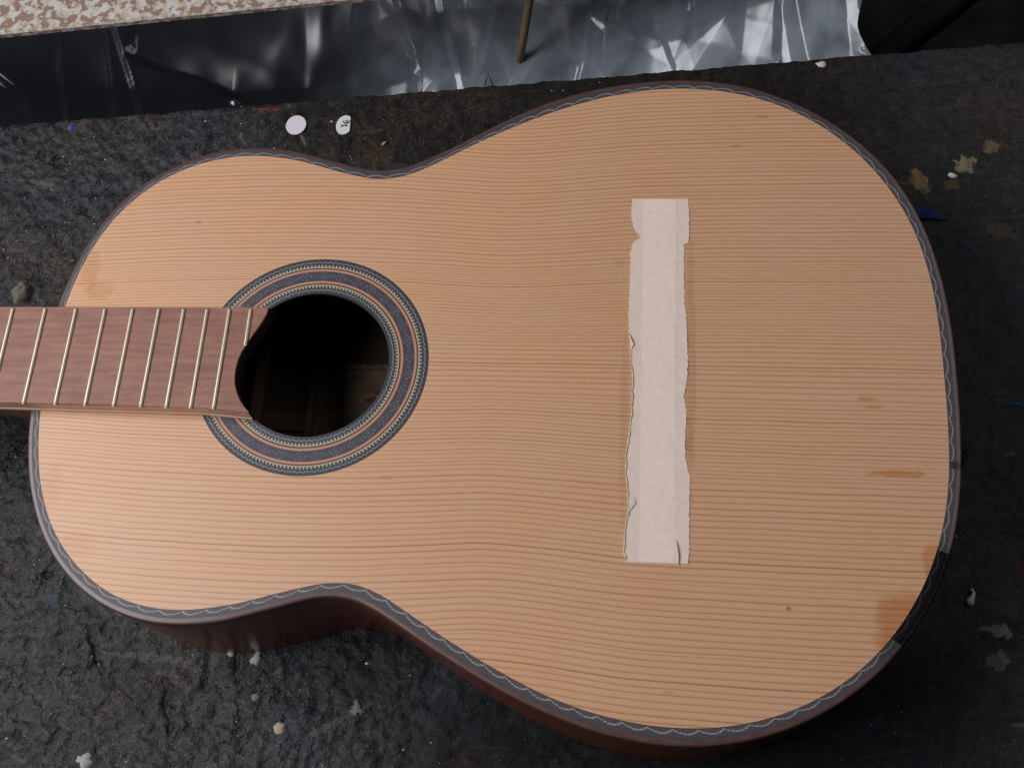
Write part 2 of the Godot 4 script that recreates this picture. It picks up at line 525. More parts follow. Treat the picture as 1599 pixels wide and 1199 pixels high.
func bench_rise(lx: float, lz: float) -> float:
	var i := clampi(int(fposmod(lx - BX0, BXS) / BXS * BW), 0, BW - 1)
	var j := clampi(int(fposmod(lz, BZS) / BZS * BH), 0, BH - 1)
	var s := 0
	for d in [[0, 0], [2, 0], [-2, 0], [0, 2], [0, -2]]:
		s += bench_h[clampi(j + d[1], 0, BH - 1) * BW + clampi(i + d[0], 0, BW - 1)]
	return (s / 5.0 - 150.0) / 255.0 * 0.0046

func on_bench(x: float, z: float) -> Vector3:
	var l := to_bench(x, z)
	return Vector3(x, BENCH_Y + bench_rise(l.x, l.y), z)

# ------------------------------------------------------------------ the scene
func _ready() -> void:
	rng.seed = 7
	# --- camera
	var cam := Camera3D.new()
	cam.name = "camera"
	add_child(cam)
	cam.transform = Transform3D(Basis(Vector3(0.99501602, -0.08358763, -0.05437118), Vector3(-0.01758585, 0.389618, -0.92080864), Vector3(0.0981522, 0.91717551, 0.38620619)), Vector3(0.09590429, 0.58188687, 0.25398047))
	cam.fov = 36.364
	cam.near = 0.05
	cam.far = 30.0
	cam.current = true
	# --- air and exposure: dim workshop, lit by one big opening on the neck side
	var we := WorldEnvironment.new()
	we.name = "environment"
	var env := Environment.new()
	env.background_mode = Environment.BG_COLOR
	env.background_color = Color(0.33, 0.34, 0.36)
	env.background_energy_multiplier = 0.20
	env.tonemap_mode = Environment.TONE_MAPPER_LINEAR
	env.tonemap_exposure = 1.0
	env.sdfgi_enabled = true
	env.ssao_enabled = true
	env.ssil_enabled = true
	we.environment = env
	add_child(we)
	add_area_light("daylight_opening", Vector3(-0.80, 0.86, 0.08), Vector3(0.0, -0.05, 0.0), Vector2(1.0, 0.72), 1.72, Color(0.98, 0.985, 1.0))
	add_area_light("added_fill_light", Vector3(0.85, 1.2, -0.5), Vector3(0.1, -0.05, 0.0), Vector2(1.1, 0.8), 0.33, Color(0.98, 0.985, 1.0))  # added fill that brightens the right of the bench; no known opening there

	lut.resize(4096)
	for i in 4096:
		var v := i / 4095.0
		lut[i] = int(round(255.0 * (12.92 * v if v <= 0.0031308 else 1.055 * pow(v, 1.0 / 2.4) - 0.055)))
	inner_r = PackedFloat32Array([262.1, 263.5, 266.2, 268.2, 267.7, 264.4, 258.0, 248.1, 234.4, 218.2, 200.7, 183.3, 167.8, 154.7, 144.0, 135.7, 130.4, 129.6, 135.3, 150.2, 173.0, 194.6, 211.2, 222.7, 229.4, 232.1, 232.3, 231.5, 231.3, 231.7, 232.1, 231.9, 229.3, 222.8, 212.3, 195.5, 172.8, 150.6, 135.6, 129.0, 129.3, 134.6, 142.9, 153.7, 167.4, 183.9, 201.4, 218.8, 234.9, 248.2, 258.0, 264.2, 267.2, 267.6, 265.8, 263.2])
	outer_r = PackedFloat32Array([269.0, 270.3, 272.5, 274.5, 274.5, 271.0, 264.1, 254.5, 241.9, 225.9, 209.2, 193.0, 177.3, 162.4, 150.2, 141.4, 136.4, 136.0, 143.0, 159.6, 182.2, 202.4, 217.3, 228.1, 234.5, 236.7, 236.8, 236.2, 236.4, 237.5, 238.3, 238.0, 235.7, 230.0, 220.1, 205.2, 184.6, 161.5, 144.0, 136.7, 137.5, 143.1, 151.8, 163.1, 177.2, 193.7, 211.5, 228.8, 243.8, 255.8, 264.8, 270.9, 274.0, 274.1, 272.1, 269.8])

	build_ground()
	build_workbench()
	build_background()
	build_guitar()
	build_tape()
	build_bits()

func add_area_light(called: String, at: Vector3, towards: Vector3, size: Vector2, energy: float, c: Color) -> void:
	var l := AreaLight3D.new()
	l.name = called
	l.area_size = size
	l.area_normalize_energy = true
	l.light_energy = energy
	l.light_color = c
	l.area_range = 12.0
	l.shadow_enabled = true
	add_child(l)
	l.look_at_from_position(at, towards, Vector3.UP)

func build_ground() -> void:
	var st := begin()
	quad(st, Vector3(-8, -0.92, -8), Vector3(8, -0.92, -8), Vector3(8, -0.92, 8), Vector3(-8, -0.92, 8), Vector3.UP)
	var m := mat(lin(0.03, 0.029, 0.027), 0.9, 0.3)
	var t := NoiseTexture2D.new()
	t.width = 256; t.height = 256; t.seamless = true
	t.noise = noise(0.02, 5, 51)
	var ramp := Gradient.new()
	ramp.set_color(0, lin(0.012, 0.012, 0.011)); ramp.set_color(1, lin(0.05, 0.047, 0.042))
	t.color_ramp = ramp
	m.albedo_color = Color.WHITE
	m.albedo_texture = t
	m.uv1_triplanar = true
	m.uv1_world_triplanar = true
	m.uv1_scale = Vector3(2, 2, 2)
	obj("ground", done(st), m).set_meta("kind", "structure")

func build_workbench() -> void:
	var t := bench_textures()
	var m := StandardMaterial3D.new()
	m.albedo_texture = t[0]
	m.roughness_texture = t[2]
	m.roughness_texture_channel = BaseMaterial3D.TEXTURE_CHANNEL_RED
	m.roughness = 1.0
	m.metallic_specular = 0.36
	m.heightmap_enabled = true
	m.heightmap_texture = t[1]
	m.heightmap_scale = 0.26
	var root := thing("workbench", "grimy black wooden workbench under the guitar, crusted with old glue and paint", "workbench", Vector3(BENCH_AT.x, -0.92, BENCH_AT.z))
	root.rotation.y = TURN
	# worktop: a fine crust where it can be seen, coarser beyond
	var xs := PackedFloat32Array()
	var zs := PackedFloat32Array()
	var x := -1.0
	while x < 1.0:
		xs.append(x)
		x += 0.0019 if x > -0.42 and x < 0.44 else 0.02
	xs.append(1.0)
	var z := 0.0
	while z < 0.75:
		zs.append(z)
		z += 0.0019 if z < 0.52 else 0.02
	zs.append(0.75)
	var nx := xs.size()
	var nz := zs.size()
	var v := PackedVector3Array()
	var uv := PackedVector2Array()
	var rag := noise(60.0, 3, 41)
	for j in nz:
		for i in nx:
			var zz := zs[j]
			var yy := bench_rise(xs[i], zz)
			if j < 3:
				zz += rag.get_noise_1d(xs[i]) * 0.0016 * (3 - j) / 3.0
				yy -= 0.0008 if j == 0 else 0.0
			v.append(Vector3(xs[i], yy, zz))
			uv.append(Vector2((xs[i] - BX0) / BXS, zz / BZS))
	var idx := PackedInt32Array()
	for j in nz - 1:
		for i in nx - 1:
			var a := j * nx + i
			idx.append_array([a, a + 1, a + nx, a + 1, a + nx + 1, a + nx])
	var nrm := grid_normals(v, nx, nz)
	var top := obj("worktop", array_mesh(v, nrm, uv, idx), m, root)
	top.position.y = 0.92 + BENCH_Y
	# the worktop's edges, rails and legs
	var wood := mat(lin(0.022, 0.019, 0.016), 0.75, 0.4)
	var st := begin()
	for i in nx - 1:
		var a := v[i]
		var b := v[i + 1]
		quad(st, a, b, Vector3(b.x, -0.045, 0.001), Vector3(a.x, -0.045, 0.001), Vector3(0, 0, -1))
	var back_edge := obj("worktop_edge", done(st), wood, root)
	back_edge.position.y = 0.92 + BENCH_Y
	var slab := obj("worktop_board", box_mesh(Vector3(1.998, 0.034, 0.745), 0.002), wood, root)
	slab.position = Vector3(0, 0.92 + BENCH_Y - 0.0245, 0.3765)
	for zz in [0.06, 0.69]:
		var r := obj("rail", box_mesh(Vector3(1.6, 0.1, 0.035), 0.003), wood, root)
		r.position = Vector3(0, 0.92 + BENCH_Y - 0.0925, zz)
	for sx in [-0.84, 0.84]:
		for zz in [0.06, 0.69]:
			var l := obj("leg", box_mesh(Vector3(0.075, 0.78, 0.075), 0.004), wood, root)
			l.position = Vector3(sx, 0.39, zz)

func array_mesh(v: PackedVector3Array, n: PackedVector3Array, uv: PackedVector2Array, idx: PackedInt32Array, tints := PackedColorArray()) -> ArrayMesh:
	var arr := []
	arr.resize(Mesh.ARRAY_MAX)
	arr[Mesh.ARRAY_VERTEX] = v
	arr[Mesh.ARRAY_NORMAL] = n
	arr[Mesh.ARRAY_TEX_UV] = uv
	arr[Mesh.ARRAY_INDEX] = idx
	if tints.size() > 0:
		arr[Mesh.ARRAY_COLOR] = tints
	var m := ArrayMesh.new()
	m.add_surface_from_arrays(Mesh.PRIMITIVE_TRIANGLES, arr)
	return m

func grid_normals(v: PackedVector3Array, nx: int, nz: int) -> PackedVector3Array:
	var n := PackedVector3Array()
	n.resize(v.size())
	for j in nz:
		for i in nx:
			var a := v[j * nx + maxi(i - 1, 0)]
			var b := v[j * nx + mini(i + 1, nx - 1)]
			var c := v[maxi(j - 1, 0) * nx + i]
			var d := v[mini(j + 1, nz - 1) * nx + i]
			var q := (d - c).cross(b - a).normalized()
			n[j * nx + i] = q if q.y > 0.0 else -q
	return n

# ------------------------------------------------------------------ what lies behind the bench
func fold(p: Vector2, pts: Array, steep: float, gentle: float) -> float:
	# a pleat: a short steep face on the neck side of the line, a long slack one on the other
	var best := 1e9
	var at := Vector2.ZERO
	for i in pts.size() - 1:
		var q := Geometry2D.get_closest_point_to_segment(p, pts[i], pts[i + 1])
		if p.distance_to(q) < best:
			best = p.distance_to(q)
			at = q
	var w := steep if p.x < at.x else gentle
	var t := maxf(0.0, 1.0 - best / w)
	return t if p.x < at.x else t * t * (1.6 - 0.6 * t)

func build_background() -> void:
	# crumpled polythene: a sheet that rises away from the bench, with its creases
	var folds := [
		[[Vector2(-0.1026, -0.50), Vector2(-0.1046, -0.4282), Vector2(-0.0874, -0.3797), Vector2(-0.082, -0.365)], 0.0065, 0.0027],
		[[Vector2(-0.126, -0.4355), Vector2(-0.1026, -0.4059), Vector2(-0.0874, -0.3797)], 0.0049, 0.0020],
		[[Vector2(-0.085, -0.50), Vector2(-0.0637, -0.4136), Vector2(-0.049, -0.3659), Vector2(-0.03, -0.30)], 0.0060, 0.0025],
		[[Vector2(-0.048, -0.50), Vector2(-0.0482, -0.4413), Vector2(-0.0363, -0.3893)], 0.0043, 0.0018],
		[[Vector2(0.03, -0.47), Vector2(-0.0032, -0.4349), Vector2(-0.0188, -0.413), Vector2(-0.0283, -0.3691), Vector2(-0.05, -0.30)], 0.0065, 0.0027],
		[[Vector2(0.17, -0.49), Vector2(0.1122, -0.4525), Vector2(0.0684, -0.4255), Vector2(0.0284, -0.3885), Vector2(0.0, -0.35)], 0.0087, 0.0037],
		[[Vector2(0.0606, -0.4084), Vector2(0.0718, -0.3981), Vector2(0.0827, -0.4)], 0.0038, 0.0016],
		[[Vector2(0.0607, -0.4064), Vector2(0.0561, -0.3749), Vector2(0.05, -0.35)], 0.0038, 0.0016],
		[[Vector2(0.14, -0.43), Vector2(0.1206, -0.4076), Vector2(0.0966, -0.3797), Vector2(0.07, -0.35)], 0.0043, 0.0018],
		[[Vector2(0.1153, -0.3942), Vector2(0.1218, -0.3808), Vector2(0.13, -0.36)], 0.0032, 0.0013],
		[[Vector2(0.165, -0.49), Vector2(0.1617, -0.4516), Vector2(0.1548, -0.4241), Vector2(0.1423, -0.4039)], 0.0076, 0.0032],
		[[Vector2(0.18, -0.49), Vector2(0.1889, -0.4511), Vector2(0.1988, -0.4099), Vector2(0.2192, -0.383), Vector2(0.23, -0.34)], 0.0098, 0.0041],
		[[Vector2(0.23, -0.49), Vector2(0.2377, -0.4502), Vector2(0.2549, -0.4158), Vector2(0.2615, -0.3904), Vector2(0.27, -0.34)], 0.0082, 0.0034],
		[[Vector2(0.2106, -0.49), Vector2(0.2114, -0.35)], 0.0065, -0.0025],
		[[Vector2(-0.43, -0.50), Vector2(-0.4158, -0.3973), Vector2(-0.3976, -0.3285), Vector2(-0.39, -0.28)], 0.0043, 0.0018],
		[[Vector2(-0.395, -0.50), Vector2(-0.3818, -0.4397), Vector2(-0.3582, -0.3349), Vector2(-0.35, -0.28)], 0.0049, 0.0020],
		[[Vector2(-0.38, -0.50), Vector2(-0.3727, -0.4396), Vector2(-0.3487, -0.3825), Vector2(-0.3311, -0.3348), Vector2(-0.32, -0.28)], 0.0065, 0.0027],
		[[Vector2(-0.4667, -0.3782), Vector2(-0.4452, -0.3627), Vector2(-0.4308, -0.3408), Vector2(-0.454, -0.3241)], 0.0060, 0.0025],
		[[Vector2(-0.2631, -0.3761), Vector2(-0.2292, -0.3609), Vector2(-0.1798, -0.3517)], 0.0049, 0.0020],
		[[Vector2(-0.3537, -0.4092), Vector2(-0.2924, -0.3958), Vector2(-0.2583, -0.3829)], 0.0076, -0.0030],
	]
	# straight random creases: between them the film lies in flat facets
	var cr := RandomNumberGenerator.new()
	cr.seed = 11
	var creases: Array = []
	for k in 40:
		var ang := cr.randf_range(-0.75, 0.75) if k % 3 != 0 else cr.randf_range(0.8, 2.2)
		var nrm2 := Vector2(cos(ang), sin(ang))
		var through := Vector2(cr.randf_range(-0.14, 0.30), cr.randf_range(-0.48, -0.34))
		creases.append([nrm2, nrm2.dot(through), cr.randf_range(0.03, 0.12) * (1.0 if k % 2 == 0 else -1.0)])
	var level := 0.0
	for c in creases:
		level += absf((c[0] as Vector2).dot(Vector2(0.06, -0.41)) - float(c[1])) * float(c[2])
	var boxes: Array = []
	for f in folds:
		var bx := Rect2(f[0][0], Vector2.ZERO)
		for q in f[0]:
			bx = bx.expand(q)
		boxes.append(bx.grow(0.036))
	var soft := noise(7.0, 3, 61)
	var film := mat(lin(0.255, 0.285, 0.33), 0.22, 0.64)
	film.vertex_color_use_as_albedo = true
	var smudge := PackedByteArray()
	for k in 64 * 64:
		smudge.append(rng.randi_range(225, 255))
	film.albedo_texture = tex(64, 64, smudge, Image.FORMAT_L8)
	film.transparency = BaseMaterial3D.TRANSPARENCY_ALPHA
	film.cull_mode = BaseMaterial3D.CULL_DISABLED
	var dark := mat(lin(0.015, 0.018, 0.023), 0.22, 0.7)
	dark.cull_mode = BaseMaterial3D.CULL_DISABLED
	for which in 2:
		var nx := 420 if which == 0 else 560
		var nz := 150 if which == 0 else 200
		var xa := -0.62 if which == 0 else -0.215
		var xb := 0.262 if which == 0 else 0.272
		var v := PackedVector3Array()
		var uv := PackedVector2Array()
		var film_alpha := PackedColorArray()
		for j in nz:
			for i in nx:
				var x := lerpf(xa, xb, float(i) / (nx - 1))
				var z := -0.295 - 0.33 * j / (nz - 1) - x * 0.09
				if which == 1:
					x += (0.12 * (z + 0.36) + 0.03 * soft.get_noise_1d(z * 3.0)) * (1.0 - float(i) / (nx - 1))
				else:
					x += 0.0
				if which == 1:
					x += 0.014 * soft.get_noise_1d(z * 1.6 + 4.0) * float(i) / (nx - 1)
				var p := Vector2(x, z)
				var right := sm(-0.30, -0.12, x)
				var y := -0.262 - (z + 0.40 + x * 0.09) * lerpf(0.12, 0.46, right)
				y += maxf(0.0, x + 0.16) * 0.24 + 0.16 * maxf(0.0, -0.20 - x)
				y += soft.get_noise_2d(x, z * 0.6) * (0.004 + 0.004 * right)
				if which == 1:
					var sum := -level
					for c in creases:
						sum += absf((c[0] as Vector2).dot(p) - float(c[1])) * float(c[2])
					y += 0.004 + sum * 1.15 * sm(-0.22, -0.07, x)
				else:
					y -= 0.012 + 0.06 * sm(-0.2, -0.05, x)
				for k in folds.size():
					if (k < 14) == (which == 1) and (boxes[k] as Rect2).has_point(p):
						y += fold(p, folds[k][0], folds[k][1], 0.034) * folds[k][2] * 1.3
				v.append(Vector3(x, y, z))
				uv.append(p)
				# the film grows more opaque from its left margin to the right, unevenly
				film_alpha.append(Color(1, 1, 1, clampf(0.95 * sm(0.03, 0.46, float(i) / (nx - 1)) * (0.9 + soft.get_noise_2d(x * 4.0, z * 4.0) * 0.5), 0.0, 0.92)))
		var idx := PackedInt32Array()
		for j in nz - 1:
			for i in nx - 1:
				var a := j * nx + i
				idx.append_array([a, a + nx, a + 1, a + 1, a + nx, a + nx + 1])
		if which == 0:
			var sheet := obj("plastic_sheet", array_mesh(v, grid_normals(v, nx, nz), uv, idx), dark)
			tag(sheet, "black plastic sheeting lying behind the far edge of the bench, below the rusty bar", "plastic sheet")
		else:
			var clear := obj("plastic_film", array_mesh(v, grid_normals(v, nx, nz), uv, idx, film_alpha), film)
			tag(clear, "crumpled shiny clear plastic film around the brown stick, behind the bench", "plastic film")

	# rusty painted steel bar
	var bar := thing("steel_bar", "white painted steel bar blotched with rust above the plastic sheeting", "metal bar", Vector3(-0.251, -0.92, -0.3230))
	bar.rotation.y = 0.1062
	var w := 1024
	var h := 192
	var big := layer(w, h, noise(0.042, 5, 71))
	var mid := layer(w, h, noise(0.11, 4, 72))
	var och := layer(w, h, noise(0.05, 4, 73))
	var d := PackedByteArray()
	d.resize(w * h * 3)
	var hb := PackedByteArray()
	hb.resize(w * h)
	for p in w * h:
		var r := sm(112.0, 152.0, big[p] * 0.72 + mid[p] * 0.34 - 6.0)
		var oc := sm(105.0, 190.0, och[p] * 0.7 + mid[p] * 0.4 - 10.0)
		var k := 0.82 + mid[p] * 0.0012
		d[p * 3] = to8(lerpf(lerpf(0.52, 0.42, oc), 0.25, r) * k)
		d[p * 3 + 1] = to8(lerpf(lerpf(0.50, 0.335, oc), 0.145, r) * k)
		d[p * 3 + 2] = to8(lerpf(lerpf(0.48, 0.20, oc), 0.115, r) * k)
		hb[p] = clampi(int(150.0 - r * 60.0 + (mid[p] - 128) * 0.35), 0, 255)
	var paint := StandardMaterial3D.new()
	paint.albedo_texture = tex(w, h, d)
	paint.heightmap_enabled = true
	paint.heightmap_texture = tex(w, h, hb, Image.FORMAT_L8)
	paint.heightmap_scale = 0.06
	paint.roughness = 0.62
	paint.uv1_triplanar = true
	paint.uv1_scale = Vector3(2.2, 11.0, 11.0)
	var rail := obj("flange", box_mesh(Vector3(2.2, 0.006, 0.07), 0.0012), paint, bar)
	rail.position = Vector3(0, 0.92 - 0.095, -0.035)
	var web := obj("web", box_mesh(Vector3(2.2, 0.064, 0.006), 0.0012), paint, bar)
	web.position = Vector3(0, 0.92 - 0.1302, -0.0668)
	for sx in [-1.0, 1.0]:
		var post := obj("post", box_mesh(Vector3(0.05, 0.78, 0.05), 0.002), paint, bar)
		post.position = Vector3(sx, 0.39, -0.096)

	# thin brown stick leaning behind the bench
	var a := Vector3(-0.0001, -0.222, -0.3748)
	var b := Vector3(0.0211, -0.10, -0.3651)
	var dir := b - a
	var stick := obj("wooden_stick", tube_mesh([a, a + dir * 0.4, b, a + dir * 1.9], [0.0031, 0.0033, 0.0034, 0.0033], 9), wood_mat(lin(0.27, 0.175, 0.10), 0.6))
	tag(stick, "thin brown wooden stick leaning in the gap behind the bench", "stick")

	# dark timber in the shade on the right
	var p1 := Vector3(0.333, -0.30, -0.4545)
	var p2 := Vector3(0.43, -0.215, -0.50)
	var dd := p2 - p1
	var timber := obj("timber", tube_mesh([p1 - dd * 6.5, p1, p2, p2 + dd * 2.0], [0.014, 0.014, 0.014, 0.014], 4), wood_mat(lin(0.040, 0.034, 0.026), 0.85))
	tag(timber, "dark weathered timber leaning in the shadow beyond the bench, right of the plastic", "timber")

	# bent black wire at the bench's far edge
	var e := on_bench(-0.0080, -0.2575)
	var wire := obj("bent_wire", tube_mesh([Vector3(-0.0083, e.y - 0.001, -0.2585), Vector3(-0.0068, e.y + 0.003, -0.2620), Vector3(-0.0055, e.y + 0.0062, -0.2640), Vector3(-0.0043, e.y + 0.003, -0.2622), Vector3(-0.0024, e.y - 0.001, -0.2588)], [0.0004, 0.0004, 0.0004, 0.0004, 0.0004], 6), mat(lin(0.012, 0.012, 0.014), 0.4))
	tag(wire, "short black wire bent to a point on the bench's far edge", "wire")

func wood_mat(c: Color, rough: float) -> StandardMaterial3D:
	var m := mat(c, rough, 0.35)
	return m

# ------------------------------------------------------------------ the guitar
func ring_mesh(r0: float, r1: float, tiles: float, y := 0.0) -> ArrayMesh:
	var st := begin()
	var n := 240
	for i in n:
		var a := TAU * i / n
		var b := TAU * (i + 1) / n
		var p := func(t: float, r: float) -> Vector3: return Vector3(ROSE.x + r * cos(t), y, ROSE.y + r * sin(t))
		var ua := tiles * i / n
		var ub := tiles * (i + 1) / n
		quad(st, p.call(a, r0), p.call(b, r0), p.call(b, r1), p.call(a, r1), Vector3.UP, Vector2(ua, 0), Vector2(ub, 0), Vector2(ub, 1), Vector2(ua, 1))
	return done(st)

func inlay(t: Texture2D, rough := 0.52) -> StandardMaterial3D:
	var m := StandardMaterial3D.new()
	m.albedo_texture = t
	m.roughness = rough
	return m

func build_guitar() -> void:
	var g := thing("classical_guitar", "unfinished classical guitar without strings or bridge, lying face up on the black bench", "guitar", Vector3(0, -0.0918, 0))
	var n := 420
	# soundboard
	var wood := StandardMaterial3D.new()
	wood.albedo_texture = soundboard_texture()
	wood.roughness = 0.44
	wood.metallic_specular = 0.5
	var st := begin()
	var uvf := func(p: Vector3) -> Vector2: return Vector2((p.x + 0.24) / 0.51, (p.z + 0.19) / 0.38)
	for i in n:
		var a := rim(TAU * i / n, 0.0)
		var b := rim(TAU * (i + 1) / n, 0.0)
		var c := Vector3(ROSE.x, 0, ROSE.y)
		var ha: Vector3 = c + (a - c).normalized() * 0.0658
		var hb: Vector3 = c + (b - c).normalized() * 0.0658
		quad(st, a, b, hb, ha, Vector3.UP, uvf.call(a), uvf.call(b), uvf.call(hb), uvf.call(ha))
	part("soundboard", done(st), wood, g)
	# rosette, from the hole outwards
	var zig := inlay(zigzag_texture())
	var tooth := inlay(tooth_texture())
	var mosaic := inlay(mosaic_texture())
	var cream := mat(Color(0.70, 0.62, 0.52), 0.45)
	var pink := mat(Color(0.60, 0.33, 0.27), 0.5)
	var black := mat(Color(0.10, 0.09, 0.10), 0.4)
	var slate := mat(Color(0.165, 0.165, 0.205), 0.5)
	var root := Node3D.new()
	root.name = "rosette"
	g.add_child(root)
	var rings := [
		["border_ring", 0.0436, 0.0445, 1, slate], ["zigzag_ring", 0.0445, 0.0471, 24, zig], ["tooth_ring", 0.0493, 0.0471, 38, tooth],
		["line_ring", 0.0493, 0.0499, 1, black], ["line_ring", 0.0499, 0.0506, 1, pink], ["line_ring", 0.0506, 0.0511, 1, cream], ["line_ring", 0.0511, 0.0518, 1, pink],
		["mosaic_ring", 0.0518, 0.0576, 17, mosaic],
		["line_ring", 0.0576, 0.0583, 1, pink], ["line_ring", 0.0583, 0.0588, 1, cream], ["line_ring", 0.0588, 0.0595, 1, pink], ["line_ring", 0.0595, 0.0600, 1, black],
		["tooth_ring", 0.0600, 0.0622, 46, tooth], ["zigzag_ring", 0.0622, 0.0648, 31, zig], ["border_ring", 0.0648, 0.0658, 1, slate],
	]
	for r in rings:
		part(r[0], ring_mesh(r[1], r[2], r[3]), r[4], root)
	# thickness of the top at the hole
	st = begin()
	for i in 160:
		var a := TAU * i / 160
		var b := TAU * (i + 1) / 160
		var pa := Vector3(ROSE.x + 0.0436 * cos(a), 0, ROSE.y + 0.0436 * sin(a))
		var pb := Vector3(ROSE.x + 0.0436 * cos(b), 0, ROSE.y + 0.0436 * sin(b))
		var dn := Vector3(0, -0.0034, 0)
		quad(st, pa, pb, pb + dn, pa + dn, Vector3(ROSE.x, 0, ROSE.y) - pa)
		var oa := rim(a, 0.5, -0.0034)
		quad(st, pa + dn, pb + dn, Vector3(ROSE.x + 0.07 * cos(b), -0.0034, ROSE.y + 0.07 * sin(b)), Vector3(ROSE.x + 0.07 * cos(a), -0.0034, ROSE.y + 0.07 * sin(a)), Vector3.DOWN)
	part("soundhole_edge", done(st), mat(lin(0.09, 0.075, 0.062), 0.7), g)
	# purfling and binding round the edge
	var lens := PackedFloat32Array([0.0])
	for i in n:
		lens.append(lens[i] + rim(TAU * i / n, 0.35).distance_to(rim(TAU * (i + 1) / n, 0.35)))
	var tiles := roundf(lens[n] / 0.0985)
	var pst := begin()
	var bst := begin()
	var sst := begin()
	var wet := begin()
	var prof := [[0.60, 0.0, 0.0], [0.84, 0.0, 0.0], [0.95, -0.0002, 0.0], [1.0, -0.0008, 0.0], [1.0, -0.0018, 0.0003], [1.0, -0.0066, 0.0002]]
	for i in n:
		var ta := TAU * i / n
		var tb := TAU * (i + 1) / n
		var ua := lens[i] / lens[n] * tiles
		var ub := lens[i + 1] / lens[n] * tiles
		# the strip was wetted with black stain near the tail
		var soaked := wrapf(ta, -PI, PI) > -0.566 and wrapf(ta, -PI, PI) < -0.372
		var ps := wet if soaked else pst
		var bs := wet if soaked else bst
		ps.set_color(stain_tint(ta))
		quad(ps, rim(ta, 0.0), rim(tb, 0.0), rim(tb, 0.60), rim(ta, 0.60), Vector3.UP, Vector2(ua, 0), Vector2(ub, 0), Vector2(ub, 1), Vector2(ua, 1))
		bs.set_color(stain_tint(ta))
		var outw := Vector3(cos(ta), 0.0, -sin(ta))
		for k in prof.size() - 1:
			var q0: Array = prof[k]
			var q1: Array = prof[k + 1]
			quad(bs, rim(ta, q0[0], q0[1], q0[2]), rim(tb, q0[0], q0[1], q0[2]), rim(tb, q1[0], q1[1], q1[2]), rim(ta, q1[0], q1[1], q1[2]), outw + Vector3(0, 0.6, 0), Vector2(ua * 2.0, 0.17 * k), Vector2(ub * 2.0, 0.17 * k), Vector2(ub * 2.0, 0.17 * k + 0.17), Vector2(ua * 2.0, 0.17 * k + 0.17))
		for k in 4:
			var y0 := -0.0066 - 0.0852 * k / 4.0
			var y1 := -0.0066 - 0.0852 * (k + 1) / 4.0
			var g0 := -0.0001 - 0.0024 * k / 4.0
			var g1 := -0.0001 - 0.0024 * (k + 1) / 4.0
			quad(sst, rim(ta, 1.0, y0, g0), rim(tb, 1.0, y0, g0), rim(tb, 1.0, y1, g1), rim(ta, 1.0, y1, g1), outw, Vector2(lens[i] / 0.4, k / 4.0), Vector2(lens[i + 1] / 0.4, k / 4.0), Vector2(lens[i + 1] / 0.4, (k + 1) / 4.0), Vector2(lens[i] / 0.4, (k + 1) / 4.0))
	var pm := inlay(purfling_texture(), 0.55)
	pm.vertex_color_use_as_albedo = true
	part("purfling", done(pst), pm, g)
	var bm := inlay(streak_texture(512, 64, Vector3(0.060, 0.031, 0.026), Vector3(0.125, 0.070, 0.060), 81, 0.3), 0.34)
	bm.vertex_color_use_as_albedo = true
	var wm := inlay(purfling_texture(), 0.75)
	wm.albedo_color = Color(0.42, 0.39, 0.39)
	wm.metallic_specular = 0.2
	part("stained_edge", done(wet), wm, g).set_meta("label", "black soaked stretch of the binding near the tail")
	part("binding", done(bst), bm, g)
	var red := inlay(streak_texture(512, 128, Vector3(0.14, 0.031, 0.016), Vector3(0.27, 0.068, 0.034), 85, 0.35), 0.22)
	red.metallic_specular = 0.4
	part("side", done(sst), red, g)
	# back, seen from inside through the hole, with its bars and paper label
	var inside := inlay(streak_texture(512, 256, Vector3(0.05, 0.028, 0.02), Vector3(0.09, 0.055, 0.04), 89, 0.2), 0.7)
	inside.uv1_scale = Vector3(1, 1, 1)
	st = begin()
	for i in 120:
		var a := rim(TAU * i / 120, 1.0, -0.0885, -0.004)
		var b := rim(TAU * (i + 1) / 120, 1.0, -0.0885, -0.004)
		tri(st, Vector3(0, -0.0885, 0), a, b, Vector3.UP, Vector2(0, 0), Vector2(a.x * 3.0, a.z * 3.0), Vector2(b.x * 3.0, b.z * 3.0))
		var dn := Vector3(0, -0.0033, 0)
		tri(st, Vector3(0, -0.0918, 0), a + dn, b + dn, Vector3.DOWN)
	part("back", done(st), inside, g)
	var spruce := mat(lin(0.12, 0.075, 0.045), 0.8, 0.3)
	for bx in [-0.135, 0.02, 0.14]:
		var br := obj("back_brace", box_mesh(Vector3(0.009, 0.013, 0.19), 0.003), spruce, g)
		br.position = Vector3(bx, 0.0918 - 0.082, 0.0)
	var strip := obj("centre_strip", box_mesh(Vector3(0.40, 0.002, 0.014), 0.0008), spruce, g)
	strip.position = Vector3(0.0, 0.0918 - 0.0874, 0.0)
	paper_label(g)
	build_neck(g)

func stain_tint(th: float) -> Color:
	var a := wrapf(th, -PI, PI)
	var k := sm(-0.64, -0.566, a) * (1.0 - sm(-0.372, -0.325, a))
	var dot := 1.0 - sm(0.004, 0.009, absf(a + 0.190))
	var v := lerpf(1.0, 0.42, k) * lerpf(1.0, 0.15, dot)
	return Color(v, v, v)

